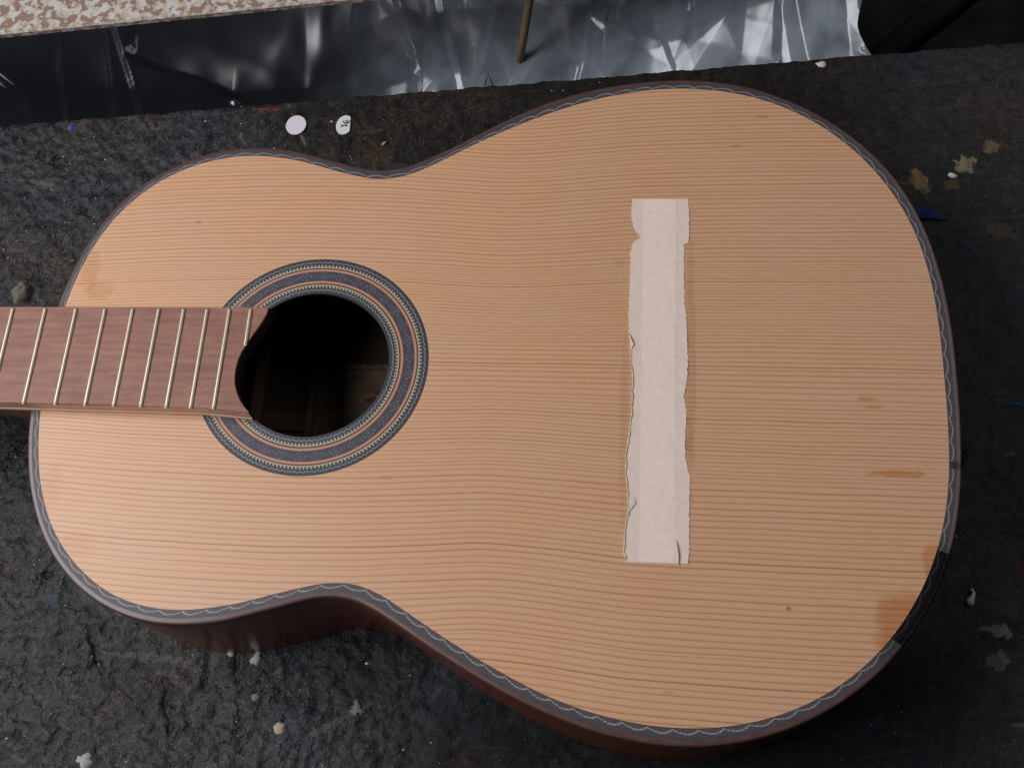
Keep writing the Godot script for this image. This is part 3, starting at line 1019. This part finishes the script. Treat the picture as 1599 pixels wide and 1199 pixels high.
func paper_label(g: Node3D) -> void:
	# scalloped paper label glued inside under the hole
	var st := begin()
	var n := 160
	var c := Vector3(-0.0660, -0.0860, -0.0080)
	var pts: Array[Vector3] = []
	for i in n:
		var t := TAU * i / n
		var q := Vector2(cos(t), sin(t))
		var k := 1.0 / maxf(absf(q.x) / 0.037, absf(q.y) / 0.030)
		var s := k + 0.0012 * absf(sin(t * 21.0))
		pts.append(c + Vector3(q.x * s, 0, q.y * s))
	for i in n:
		var a := pts[i]
		var b := pts[(i + 1) % n]
		tri(st, c, a, b, Vector3.UP, Vector2(0.5, 0.5), Vector2((a.x - c.x) / 0.08 + 0.5, (a.z - c.z) / 0.066 + 0.5), Vector2((b.x - c.x) / 0.08 + 0.5, (b.z - c.z) / 0.066 + 0.5))
	var w := 128
	var d := PackedByteArray()
	d.resize(w * w * 3)
	var sp := layer(w, w, noise(0.05, 3, 95))
	for y in w:
		for x in w:
			var cc := Color(0.56, 0.47, 0.38).darkened(sp[y * w + x] * 0.0012)
			var e := mini(mini(x, w - 1 - x), mini(y, w - 1 - y))
			if e > 9 and e < 12:
				cc = Color(0.40, 0.26, 0.20)
			px(d, w, x, y, cc)
	for k in 9:
		var cx := rng.randi_range(50, 100)
		var cy := rng.randi_range(40, 100)
		var cc := Color(0.45, 0.18, 0.15) if k % 2 == 0 else Color(0.32, 0.24, 0.18)
		for y in range(-4, 5):
			for x in range(-7, 8):
				if x * x / 3.0 + y * y < 12.0 + sp[(cy + y) * w + cx + x] * 0.04 - 5.0:
					px(d, w, cx + x, cy + y, cc)
	part("paper_label", done(st), inlay(tex(w, w, d), 0.8), g)

func fret_x(k: int) -> float:
	return 0.650 * (1.0 - pow(2.0, -k / 12.0)) - 0.560

func board_half(x: float) -> float:
	return 0.02933 + (x + 0.235) * 0.00786

func build_neck(g: Node3D) -> void:
	var top := 0.0099
	var shim := 0.0022
	# outline of the fingerboard, the tongue cut away round the soundhole
	var tongue: Array[Vector2] = [
		Vector2(-0.1050, -0.0309), Vector2(-0.1053, -0.0285), Vector2(-0.1058, -0.0260), Vector2(-0.1072, -0.0225), Vector2(-0.1093, -0.0180), Vector2(-0.1114, -0.0142), Vector2(-0.1133, -0.0105), Vector2(-0.1150, -0.0068), Vector2(-0.1166, -0.0030),
		Vector2(-0.1177, 0.0012), Vector2(-0.1183, 0.0060), Vector2(-0.1183, 0.0105), Vector2(-0.1178, 0.0145), Vector2(-0.1167, 0.0183), Vector2(-0.1151, 0.0220), Vector2(-0.1130, 0.0257), Vector2(-0.1103, 0.0293), Vector2(-0.1072, 0.0324)]
	var rows: Array = []
	for i in 24:
		var x := lerpf(-0.56, -0.135, i / 23.0)
		rows.append(Vector2(x, x))
	var wood := inlay(streak_texture(1536, 192, Vector3(0.15, 0.054, 0.035), Vector3(0.325, 0.143, 0.096), 101, 0.35), 0.55)
	var st := begin()
	st.set_smooth_group(-1)
	var rim2: Array[Vector2] = []
	for r in rows:
		rim2.append(Vector2(r.x, -board_half(r.x)))
	for t in tongue:
		rim2.append(t)
	for i in rows.size():
		var x: float = rows[rows.size() - 1 - i].x
		rim2.append(Vector2(x, board_half(x)))
	var poly := PackedVector2Array(rim2)
	var ix := Geometry2D.triangulate_polygon(poly)
	var uvf := func(p: Vector2) -> Vector2: return Vector2((p.x + 0.56) / 0.46, (p.y + 0.033) / 0.066)
	for k in range(0, ix.size(), 3):
		var a := poly[ix[k]]; var b := poly[ix[k + 1]]; var c := poly[ix[k + 2]]
		tri(st, Vector3(a.x, top, a.y), Vector3(b.x, top, b.y), Vector3(c.x, top, c.y), Vector3.UP, uvf.call(a), uvf.call(b), uvf.call(c))
	var sh := begin()
	var sd := begin()
	sd.set_smooth_group(-1)
	var cut := begin()
	cut.set_smooth_group(-1)
	sh.set_smooth_group(-1)
	var bev := 0.0005
	for i in poly.size():
		var a := poly[i]
		var b := poly[(i + 1) % poly.size()]
		var nn := Vector2(b.y - a.y, -(b.x - a.x)).normalized()
		var hint := Vector3(nn.x, 0, nn.y)
		var a2 := a + nn * 0.0004
		var b2 := b + nn * 0.0004
		quad(st, Vector3(a.x, top, a.y), Vector3(b.x, top, b.y), Vector3(b2.x, top - bev, b2.y), Vector3(a2.x, top - bev, a2.y), hint + Vector3.UP, uvf.call(a), uvf.call(b), uvf.call(b), uvf.call(a))
		var tongue_cut := i >= rows.size() and i < rows.size() + tongue.size() - 1
		if tongue_cut:
			quad(cut, Vector3(a2.x, top - bev, a2.y), Vector3(b2.x, top - bev, b2.y), Vector3(b2.x, 0, b2.y), Vector3(a2.x, 0, a2.y), hint)
			continue
		quad(sd, Vector3(a2.x, top - bev, a2.y), Vector3(b2.x, top - bev, b2.y), Vector3(b2.x, shim, b2.y), Vector3(a2.x, shim, a2.y), hint, Vector2((a.x + 0.56) / 0.46, 0.2), Vector2((b.x + 0.56) / 0.46, 0.2), Vector2((b.x + 0.56) / 0.46, 0.32), Vector2((a.x + 0.56) / 0.46, 0.32))
		var a3 := a + nn * 0.0009
		var b3 := b + nn * 0.0009
		quad(sh, Vector3(a2.x, shim, a2.y), Vector3(b2.x, shim, b2.y), Vector3(b3.x, shim, b3.y), Vector3(a3.x, shim, a3.y), Vector3.UP)
		quad(sh, Vector3(a3.x, shim, a3.y), Vector3(b3.x, shim, b3.y), Vector3(b3.x, 0, b3.y), Vector3(a3.x, 0, a3.y), hint)
	part("fingerboard", done(st), wood, g)
	part("fingerboard_edge", done(sd), inlay(streak_texture(512, 64, Vector3(0.56, 0.31, 0.22), Vector3(0.74, 0.47, 0.35), 121, 0.3), 0.5), g)  # paler than the top: light falling on the side is painted into the wood
	part("tongue_cut", done(cut), mat(lin(0.02, 0.018, 0.015), 0.6), g)  # shade on the cut face is put into this near-black colour
	part("fingerboard_underlay", done(sh), mat(lin(0.62, 0.43, 0.30), 0.55), g)
	# frets: crowned wires with filed ends
	var metal := mat(Color(0.76, 0.725, 0.63), 0.40)
	metal.metallic = 0.8
	for k in range(6, 21):
		var x := fret_x(k)
		var z0 := -board_half(x) + 0.0006
		var z1 := board_half(x) + 0.0008
		if k == 20:
			z1 = -0.0072
		part("fret", fret_mesh(x, z0, z1, top), metal, g)
	# neck under the fingerboard, heel and head
	var neck_wood := inlay(streak_texture(512, 64, Vector3(0.20, 0.085, 0.042), Vector3(0.34, 0.165, 0.088), 105, 0.3), 0.45)
	st = begin()
	var secs := 30
	for i in secs:
		var x0 := lerpf(-0.56, -0.2345, float(i) / secs)
		var x1 := lerpf(-0.56, -0.2345, float(i + 1) / secs)
		for k in 16:
			var a := neck_point(x0, k / 16.0)
			var b := neck_point(x0, (k + 1) / 16.0)
			var c := neck_point(x1, (k + 1) / 16.0)
			var d := neck_point(x1, k / 16.0)
			quad(st, a, b, c, d, Vector3(0, a.y + 0.004, a.z), Vector2(x0 * 3.0, k / 16.0), Vector2(x0 * 3.0, (k + 1) / 16.0), Vector2(x1 * 3.0, (k + 1) / 16.0), Vector2(x1 * 3.0, k / 16.0))
	part("neck", done(st), neck_wood, g)
	var head := obj("head", box_mesh(Vector3(0.19, 0.018, 0.070), 0.003), neck_wood, g)
	head.position = Vector3(-0.652, 0.0918 - 0.018, 0)
	head.rotation.z = 0.22

func neck_point(x: float, u: float) -> Vector3:
	var deep := 0.021 + 0.068 * pow(sm(-0.315, -0.236, x), 2.4)
	var t := PI * u
	var half := board_half(x) - 0.0005 - 0.014 * sm(-0.30, -0.236, x) * sin(t)
	return Vector3(x, -deep * pow(maxf(sin(t), 0.0), 0.75), -half * cos(t))

func fret_mesh(x: float, z0: float, z1: float, y: float) -> ArrayMesh:
	var st := begin()
	var w := 0.00118
	var hh := 0.00125
	var cuts := [[z0, 0.25], [z0 + 0.0009, 1.0], [z1 - 0.0010, 1.0], [z1 + 0.0002, 0.35]]
	var rings: Array = []
	for c in cuts:
		var ring: Array[Vector3] = []
		for k in 9:
			var t := PI * k / 8.0
			ring.append(Vector3(x - cos(t) * w, y - 0.0001 + pow(sin(t), 0.8) * hh * float(c[1]), float(c[0])))
		rings.append(ring)
	for i in 3:
		st.set_smooth_group(i)
		for k in 8:
			var a: Vector3 = rings[i][k]
			quad(st, a, rings[i][k + 1], rings[i + 1][k + 1], rings[i + 1][k], Vector3(a.x - x + (rings[i][k + 1].x - x), 0.0012, 0))
	st.set_smooth_group(5)
	for e in [0, 3]:
		var mid := Vector3(x, y, float(cuts[e][0]))
		for k in 8:
			tri(st, mid, rings[e][k], rings[e][k + 1], Vector3(0, 0, -1 if e == 0 else 1))
	return done(st)

# ------------------------------------------------------------------ masking tape where the bridge will go
func pick(list: Array, z: float) -> float:
	for i in list.size() - 1:
		if z <= list[i + 1].x:
			var t := clampf((z - list[i].x) / maxf(1e-6, list[i + 1].x - list[i].x), 0.0, 1.0)
			return lerpf(list[i].y, list[i + 1].y, t)
	return list[list.size() - 1].y

func tape_layer(left: Callable, right: Callable, z0: float, z1: float, y: float, curl: float, seed_: int, thick := 0.00022) -> ArrayMesh:
	var st := begin()
	var n := 420
	var cr := noise(60.0, 3, seed_)
	var rows: Array = []
	for i in n + 1:
		var z := lerpf(z0, z1, float(i) / n)
		var l: float = left.call(z)
		var r: float = right.call(z)
		var row: Array[Vector3] = []
		for k in 9:
			var u := k / 8.0
			var e := minf(u, 1.0 - u)
			var lift := curl * maxf(0.0, 0.25 + cr.get_noise_2d(z, 3.0 if u < 0.5 else 9.0)) * pow(maxf(0.0, 1.0 - e * 7.0), 2.0)
			var wob := cr.get_noise_2d(z * 0.6, 20.0 + u * 0.05) * 0.00008
			row.append(Vector3(lerpf(l, r, u), y + thick + lift + wob, z))
		rows.append(row)
	for i in n:
		st.set_smooth_group(0)
		for k in 8:
			var a: Vector3 = rows[i][k]; var b: Vector3 = rows[i][k + 1]; var c: Vector3 = rows[i + 1][k + 1]; var d: Vector3 = rows[i + 1][k]
			quad(st, a, b, c, d, Vector3.UP, Vector2(a.x, a.z) * 25.0, Vector2(b.x, b.z) * 25.0, Vector2(c.x, c.z) * 25.0, Vector2(d.x, d.z) * 25.0)
		st.set_smooth_group(-1)
		var dn := Vector3(0, -thick, 0)
		quad(st, rows[i][0], rows[i + 1][0], rows[i + 1][0] + dn, rows[i][0] + dn, Vector3.LEFT)
		quad(st, rows[i][8], rows[i + 1][8], rows[i + 1][8] + dn, rows[i][8] + dn, Vector3.RIGHT)
	for e in [0, n]:
		for k in 8:
			var dn2 := Vector3(0, -thick, 0)
			quad(st, rows[e][k], rows[e][k + 1], rows[e][k + 1] + dn2, rows[e][k] + dn2, Vector3(0, 0, -1 if e == 0 else 1))
	return done(st)

func paper_mat(c: Color, seed_: int) -> StandardMaterial3D:
	var m := mat(Color.WHITE, 0.78, 0.35)
	var t := NoiseTexture2D.new()
	t.width = 256; t.height = 256; t.seamless = true
	t.noise = noise(0.03, 5, seed_)
	var ramp := Gradient.new()
	ramp.set_color(0, c.darkened(0.045)); ramp.set_color(1, c.lightened(0.03))
	t.color_ramp = ramp
	m.albedo_texture = t
	return m

func build_tape() -> void:
	var root := thing("masking_tape", "strip of cream masking tape with torn edges stuck across the guitar's lower bout", "masking tape", Vector3(0.112, 0.0, 0.0))
	var lpts := [Vector2(-0.1079, 0.0972), Vector2(-0.0955, 0.0964), Vector2(-0.0870, 0.0985), Vector2(-0.0840, 0.1010), Vector2(-0.0821, 0.1017), Vector2(-0.0800, 0.0990), Vector2(-0.0788, 0.0976), Vector2(-0.0725, 0.0964), Vector2(-0.0542, 0.0963), Vector2(-0.0343, 0.0959), Vector2(-0.0226, 0.0964), Vector2(-0.011, 0.0973), Vector2(0.0041, 0.0986), Vector2(0.0227, 0.0985), Vector2(0.0372, 0.0970), Vector2(0.048, 0.0959), Vector2(0.0586, 0.0957), Vector2(0.069, 0.0972), Vector2(0.0793, 0.0974), Vector2(0.0896, 0.0959), Vector2(0.0996, 0.0954), Vector2(0.1056, 0.0965)]
	var rpts := [Vector2(-0.1079, 0.1289), Vector2(-0.0956, 0.1294), Vector2(-0.0806, 0.1293), Vector2(-0.0790, 0.1288), Vector2(-0.0780, 0.1266), Vector2(-0.0773, 0.1265), Vector2(-0.0545, 0.1264), Vector2(-0.0426, 0.1267), Vector2(-0.0308, 0.1277), Vector2(-0.0077, 0.1283), Vector2(0.0036, 0.1280), Vector2(0.0147, 0.1262), Vector2(0.0257, 0.1275), Vector2(0.0437, 0.1265), Vector2(0.0508, 0.1271), Vector2(0.0595, 0.1291), Vector2(0.0784, 0.1287), Vector2(0.1019, 0.1286), Vector2(0.1056, 0.1276)]
	var rag := noise(520.0, 4, 111)
	var left := func(z: float) -> float: return pick(lpts, z) + rag.get_noise_1d(z) * 0.0008
	var right := func(z: float) -> float: return pick(rpts, z) + rag.get_noise_1d(z + 3.0) * 0.0008
	part("tape_layer", tape_layer(left, right, -0.1079, 0.1056, 0.00004, 0.00035, 112), paper_mat(Color(0.872, 0.79, 0.738), 113), root)
	var l2 := func(z: float) -> float: return lerpf(0.1033, 0.1035, (z + 0.1079) / 0.2135) + rag.get_noise_1d(z * 0.2 + 7.0) * 0.00025
	var r2 := func(z: float) -> float: return lerpf(0.1222, 0.1212, (z + 0.1079) / 0.2135) + rag.get_noise_1d(z * 0.2 + 9.0) * 0.00025
	part("tape_layer", tape_layer(l2, r2, -0.1077, 0.1050, 0.00026, 0.0, 114, 0.00007), paper_mat(Color(0.905, 0.825, 0.765), 115), root)
	# curled torn fibres along the neck-side edge
	var cream := mat(Color(0.84, 0.76, 0.60), 0.6)
	var run: Array = []
	var rad: Array = []
	for i in 60:
		var z := lerpf(-0.012, 0.1045, i / 59.0)
		run.append(Vector3(float(left.call(z)) + 0.0002 + rag.get_noise_1d(z * 0.4 + 5.0) * 0.0004, 0.0007 + 0.0004 * rag.get_noise_1d(z * 0.3), z))
		rad.append(0.0002 + 0.00014 * absf(rag.get_noise_1d(z * 0.5 + 2.0)))
	part("torn_edge", tube_mesh(run, rad, 6), cream, root)
	part("torn_edge", tube_mesh([Vector3(0.0962, 0.0004, -0.0225), Vector3(0.0975, 0.0011, -0.0185), Vector3(0.0988, 0.0008, -0.0155), Vector3(0.0978, 0.0008, -0.0125)], [0.0002, 0.0004, 0.0005, 0.0002], 6), cream, root)
	# a lifted flap and a split near the lower end
	var st := begin()
	var f0 := Vector3(0.0970, 0.0004, 0.0775)
	var f1 := Vector3(0.1005, 0.0003, 0.0700)
	var f2 := Vector3(0.1015, 0.0007, 0.0745)
	var f3 := Vector3(0.0975, 0.0009, 0.0800)
	var mid := (f0 + f1 + f2 + f3) * 0.25 + Vector3(0, 0.0004, 0)
	for e in [[f0, f1], [f1, f2], [f2, f3], [f3, f0]]:
		tri(st, mid, e[0], e[1], Vector3.UP, Vector2.ZERO, Vector2(0.05, 0), Vector2(0, 0.05))
	part("torn_flap", done(st), paper_mat(Color(0.80, 0.74, 0.69), 116), root)
	part("torn_edge", tube_mesh([Vector3(0.1222, 0.0004, 0.0935), Vector3(0.1225, 0.0010, 0.0975), Vector3(0.1230, 0.0010, 0.1015), Vector3(0.1232, 0.0008, 0.1062)], [0.0002, 0.0004, 0.0005, 0.0002], 6), cream, root)

# ------------------------------------------------------------------ crumbs and scraps on the bench
func flake_mesh(rx: float, rz: float, turn: float, h: float, seed_: int, ragged: float, points := 34) -> ArrayMesh:
	var st := begin()
	var nz := noise(0.24, 4, seed_)
	var ring: Array[Vector3] = []
	var mid: Array[Vector3] = []
	for i in points:
		var t := TAU * i / points
		var k := 1.0 + ragged * nz.get_noise_2d(cos(t) * 2.0, sin(t) * 2.0)
		var p := Vector2(cos(t) * rx * k, sin(t) * rz * k).rotated(turn)
		ring.append(Vector3(p.x, -0.0004, p.y))
		mid.append(Vector3(p.x * 0.82, 0.6 * h * (0.8 + 0.5 * nz.get_noise_2d(p.x * 900.0, p.y * 900.0)), p.y * 0.82))
	var c := Vector3(0, h * 0.66, 0)
	for i in points:
		var j := (i + 1) % points
		quad(st, ring[i], ring[j], mid[j], mid[i], ring[i] + Vector3(0, 0.001, 0))
		tri(st, c, mid[i], mid[j], Vector3.UP)
	return done(st)

func flake(called: String, x: float, z: float, rx: float, rz: float, turn: float, h: float, ragged: float, c: Color, label: String, category: String, group := "") -> MeshInstance3D:
	var m := mat(c, 0.8, 0.3)
	var o := obj(called, flake_mesh(rx, rz, turn, h, int(absf(x * 9000.0) + absf(z * 700.0)), ragged), m)
	o.position = on_bench(x, z) + Vector3(0, 0.0002, 0)
	tag(o, label, category, group)
	return o

func sticker_mesh(r: float, cut: float) -> ArrayMesh:
	var st := begin()
	st.set_smooth_group(-1)
	var pts: Array[Vector2] = []
	for i in 48:
		var t := TAU * i / 48
		var p := Vector2(cos(t), sin(t)) * r
		if cut > 0.0 and p.x > r * cut + p.y * 0.22:
			p.x = r * cut + p.y * 0.22
		pts.append(p)
	for i in 48:
		var a := pts[i]
		var b := pts[(i + 1) % 48]
		tri(st, Vector3(0, 0.0002, 0), Vector3(a.x, 0.0002, a.y), Vector3(b.x, 0.0002, b.y), Vector3.UP, Vector2(0.5, 0.5), a / r * 0.5 + Vector2(0.5, 0.5), b / r * 0.5 + Vector2(0.5, 0.5))
		quad(st, Vector3(a.x, 0.0002, a.y), Vector3(b.x, 0.0002, b.y), Vector3(b.x, -0.0005, b.y), Vector3(a.x, -0.0005, a.y), Vector3(a.x, 0, a.y))
	return done(st)

func build_bits() -> void:
	# two round paper stickers; the second has a handwritten half on it
	var paper := mat(Color(0.80, 0.775, 0.80), 0.7, 0.35)
	var s1 := obj("round_sticker", sticker_mesh(0.0074, 0.0), paper)
	s1.position = on_bench(-0.1402, -0.2247) + Vector3(0, 0.0008, 0)
	s1.scale = Vector3(0.98, 1, 1.08)
	tag(s1, "blank round white paper sticker on the bench, left of the handwritten one", "sticker", "round paper stickers")
	var w := 128
	var im := Image.create(w, w, false, Image.FORMAT_RGB8)
	im.fill(Color(0.80, 0.79, 0.80))
	for sg in [[[44, 74], [92, 68]], [[44, 74], [52, 66]], [[45, 70], [46, 82]], [[48, 42], [82, 66]], [[66, 34], [80, 52]], [[78, 32], [84, 38]], [[84, 38], [86, 50]], [[86, 50], [92, 52]], [[92, 52], [102, 30]]]:
		var a := Vector2(sg[0][0], sg[0][1])
		var b := Vector2(sg[1][0], sg[1][1])
		for k in 60:
			var p := a.lerp(b, k / 59.0)
			im.fill_rect(Rect2i(int(p.x) - 3, int(p.y) - 3, 6, 6), Color(0.13, 0.13, 0.2))
	var pm := mat(Color.WHITE, 0.7, 0.35)
	pm.albedo_texture = ImageTexture.create_from_image(im)
	var s2 := obj("round_sticker", sticker_mesh(0.0074, 0.70), pm)
	s2.position = on_bench(-0.1055, -0.2251) + Vector3(0, 0.0008, 0)
	s2.scale = Vector3(0.80, 1, 1.08)
	s2.rotation.y = -0.12
	tag(s2, "white paper sticker with 1/2 written on it and one side folded under", "sticker", "round paper stickers")
	# flakes, chips and lumps
	var chip := Color(0.80, 0.78, 0.76)
	flake("paint_flake", 0.2257, -0.2744, 0.0036, 0.0020, 0.0, 0.0012, 0.7, chip, "small white flake near the bench's far edge, above the guitar's lower bout", "flake", "pale flakes on the bench")
	flake("paint_flake", 0.3066, -0.1843, 0.0032, 0.0017, 0.35, 0.0016, 0.8, Color(0.88, 0.88, 0.88), "bright white curved flake between the cream blot and ochre glue blot", "flake", "pale flakes on the bench")
	flake("glue_blot", 0.3150, -0.1925, 0.0052, 0.0060, 0.5, 0.0009, 1.1, lin(0.23, 0.185, 0.125), "cream ragged blot of dried glue beside the bright white flake", "glue blot", "dried glue blots")
	flake("glue_blot", 0.2853, -0.1790, 0.0036, 0.0082, -0.3, 0.0009, 1.2, lin(0.21, 0.135, 0.06), "ochre ragged blot of dried glue near the guitar's upper tail edge", "glue blot", "dried glue blots")
	var curl := obj("paint_curl", tube_mesh([Vector3(0.2893, 0.0, 0.0998), Vector3(0.2905, 0.0012, 0.0985), Vector3(0.2917, 0.002, 0.0962), Vector3(0.2926, 0.0024, 0.0938), Vector3(0.2918, 0.002, 0.0918), Vector3(0.2905, 0.0016, 0.0918)], [0.0018, 0.0026, 0.0014, 0.0009, 0.0008, 0.0004], 8), mat(Color(0.80, 0.79, 0.72), 0.6))
	curl.position.y = on_bench(0.2915, 0.0959).y
	tag(curl, "white hook-shaped curl of dried paint right of the black stained binding", "paint curl")
	flake("glue_blot", 0.3016, 0.1139, 0.0048, 0.0030, 0.2, 0.0007, 1.2, lin(0.14, 0.13, 0.11), "grey ragged blot below the white hook-shaped paint curl", "glue blot", "dried glue blots")
	flake("glue_blot", 0.2999, 0.1302, 0.0042, 0.0042, -0.5, 0.0006, 1.2, lin(0.09, 0.083, 0.07), "dim grey blot at the lower right, lowest of the glue blots", "glue blot", "dried glue blots")
	# blue shard
	var st := begin()
	st.set_smooth_group(-1)
	var y := 0.0
	var sp := [Vector2(0.2790, -0.1585), Vector2(0.2850, -0.1575), Vector2(0.2925, -0.1545), Vector2(0.2995, -0.1493), Vector2(0.2915, -0.1500), Vector2(0.2795, -0.1502)]
	var hs := [0.0030, 0.0032, 0.0026, 0.0008, 0.0020, 0.0026]
	var cen := Vector3(0.286, 0.0046, -0.1540)
	for i in sp.size():
		var j := (i + 1) % sp.size()
		var a := Vector3(sp[i].x, hs[i], sp[i].y)
		var b := Vector3(sp[j].x, hs[j], sp[j].y)
		tri(st, cen, a, b, Vector3.UP)
		quad(st, a, b, Vector3(b.x, -0.001, b.z), Vector3(a.x, -0.001, a.z), (a + b) * 0.5 - cen)
	var shard := obj("blue_shard", done(st), mat(lin(0.008, 0.022, 0.15), 0.35))
	shard.position.y = on_bench(0.289, -0.152).y
	tag(shard, "deep blue tapered plastic shard against the guitar's tail end", "plastic shard")
	flake("blue_chip", 0.3295, -0.0223, 0.0036, 0.0012, 0.1, 0.0012, 0.4, lin(0.02, 0.10, 0.55), "tiny bright blue chip at the right margin of the bench", "chip")
	flake("blue_chip", -0.3065, -0.2235, 0.0022, 0.0022, 0.1, 0.002, 0.5, lin(0.04, 0.09, 0.42), "tiny blue chip on the bench's far edge beside the plastic", "chip")
	# plaster spatter by the waist
	flake("plaster_crumb", -0.1154, 0.1458, 0.0030, 0.0046, 0.35, 0.0030, 0.9, Color(0.66, 0.655, 0.65), "largest grey plaster crumb, close under the guitar's reddish side", "plaster crumb", "plaster spatter")
	flake("plaster_crumb", -0.1319, 0.1440, 0.0021, 0.0020, 0.0, 0.0016, 0.4, Color(0.68, 0.67, 0.66), "small round plaster crumb left of the largest one under the guitar's side", "plaster crumb", "plaster spatter")
	flake("plaster_crumb", -0.0975, 0.1846, 0.0034, 0.0036, 0.0, 0.0012, 0.35, Color(0.66, 0.60, 0.52), "round beige plaster drop with a chipped side", "plaster crumb", "plaster spatter")
	flake("plaster_crumb", -0.1137, 0.1686, 0.0026, 0.0024, 0.0, 0.0009, 0.35, Color(0.46, 0.44, 0.43), "dull grey round plaster drop above the beige one", "plaster crumb", "plaster spatter")
	flake("plaster_crumb", -0.0905, 0.1550, 0.0026, 0.0022, 0.0, 0.0006, 0.6, Color(0.30, 0.29, 0.28), "faint grey plaster smear right of the largest crumb", "plaster crumb", "plaster spatter")
	flake("plaster_crumb", -0.2090, 0.2073, 0.0050, 0.0042, 0.2, 0.0030, 0.9, Color(0.62, 0.61, 0.59), "white plaster lump at the bottom margin, left", "plaster crumb", "plaster spatter")
	flake("plaster_crumb", -0.0530, 0.1730, 0.0044, 0.0034, 0.4, 0.0016, 1.3, Color(0.44, 0.42, 0.40), "crumbly grey plaster patch right of the beige drop", "plaster crumb", "plaster spatter")
	# knot stump standing in its hole
	var lump := obj("wood_stub", lump_mesh(), mat(lin(0.155, 0.135, 0.105), 0.9, 0.2))
	lump.position = on_bench(-0.3128, -0.0890) + Vector3(0, -0.002, 0)
	tag(lump, "pale rough wooden stub sticking out of the bench beside the fingerboard", "wood stub")
	# light-coloured hook of string in the dent behind the waist
	var bit := obj("string_end", tube_mesh([on_bench(-0.0768, -0.2080) + Vector3(0, 0.0005, 0), on_bench(-0.0755, -0.2095) + Vector3(0, 0.001, 0), on_bench(-0.0742, -0.2113) + Vector3(0, 0.0008, 0)], [0.0007, 0.0011, 0.0006], 7), mat(Color(0.62, 0.60, 0.50), 0.7))
	tag(bit, "pale short end of string in the dark dent behind the guitar's waist", "string end")
	# dust: too fine to count
	var mm := MultiMesh.new()
	mm.transform_format = MultiMesh.TRANSFORM_3D
	mm.use_colors = true
	var sph := SphereMesh.new()
	sph.radius = 0.0004; sph.height = 0.0006; sph.radial_segments = 6; sph.rings = 3
	mm.mesh = sph
	mm.instance_count = 2400
	for i in 2400:
		var x := rng.randf_range(-0.38, 0.37)
		var z := rng.randf_range(-0.27, 0.22)
		if rng.randf() < 0.5 and x > -0.05:
			x -= 0.3
		if to_bench(x, z).y < 0.004:
			z += 0.12
		var p := on_bench(x, z)
		var s := rng.randf_range(0.35, 1.0) * (2.2 if rng.randf() < 0.07 else 1.0)
		mm.set_instance_transform(i, Transform3D(Basis.from_euler(Vector3(rng.randf() * 3.0, rng.randf() * 6.0, 0)).scaled(Vector3(s * rng.randf_range(0.7, 1.7), s * 0.7, s)), p + Vector3(0, 0.0001, 0)))
		var k := rng.randf_range(0.06, 0.28) if rng.randf() < 0.8 else rng.randf_range(0.3, 0.65)
		mm.set_instance_color(i, Color(k, k * 0.97, k * rng.randf_range(0.8, 1.08)))
	var dust := MultiMeshInstance3D.new()
	dust.name = "dust"
	dust.multimesh = mm
	var dm := mat(Color.WHITE, 0.7)
	dm.vertex_color_use_as_albedo = true
	dust.material_override = dm
	add_child(dust)
	dust.set_meta("kind", "stuff")
	dust.set_meta("label", "pale specks of dust and sawdust scattered over the black bench")

func lump_mesh() -> ArrayMesh:
	var st := begin()
	var nz := noise(160.0, 4, 131)
	var rows: Array = []
	for i in 9:
		var f := i / 8.0
		var ring: Array[Vector3] = []
		for k in 25:
			var t := TAU * (k % 24) / 24.0
			var r := cos(f * PI * 0.5)
			var p := Vector3(cos(t) * r * 0.0062, sin(f * PI * 0.5) * 0.0085, sin(t) * r * 0.0088)
			ring.append(p * (1.0 + 0.30 * nz.get_noise_3dv(p)))
		rows.append(ring)
	for i in 8:
		for k in 24:
			var a: Vector3 = rows[i][k]
			quad(st, a, rows[i][k + 1], rows[i + 1][k + 1], rows[i + 1][k], a + Vector3(0, 0.002, 0))
	return done(st)
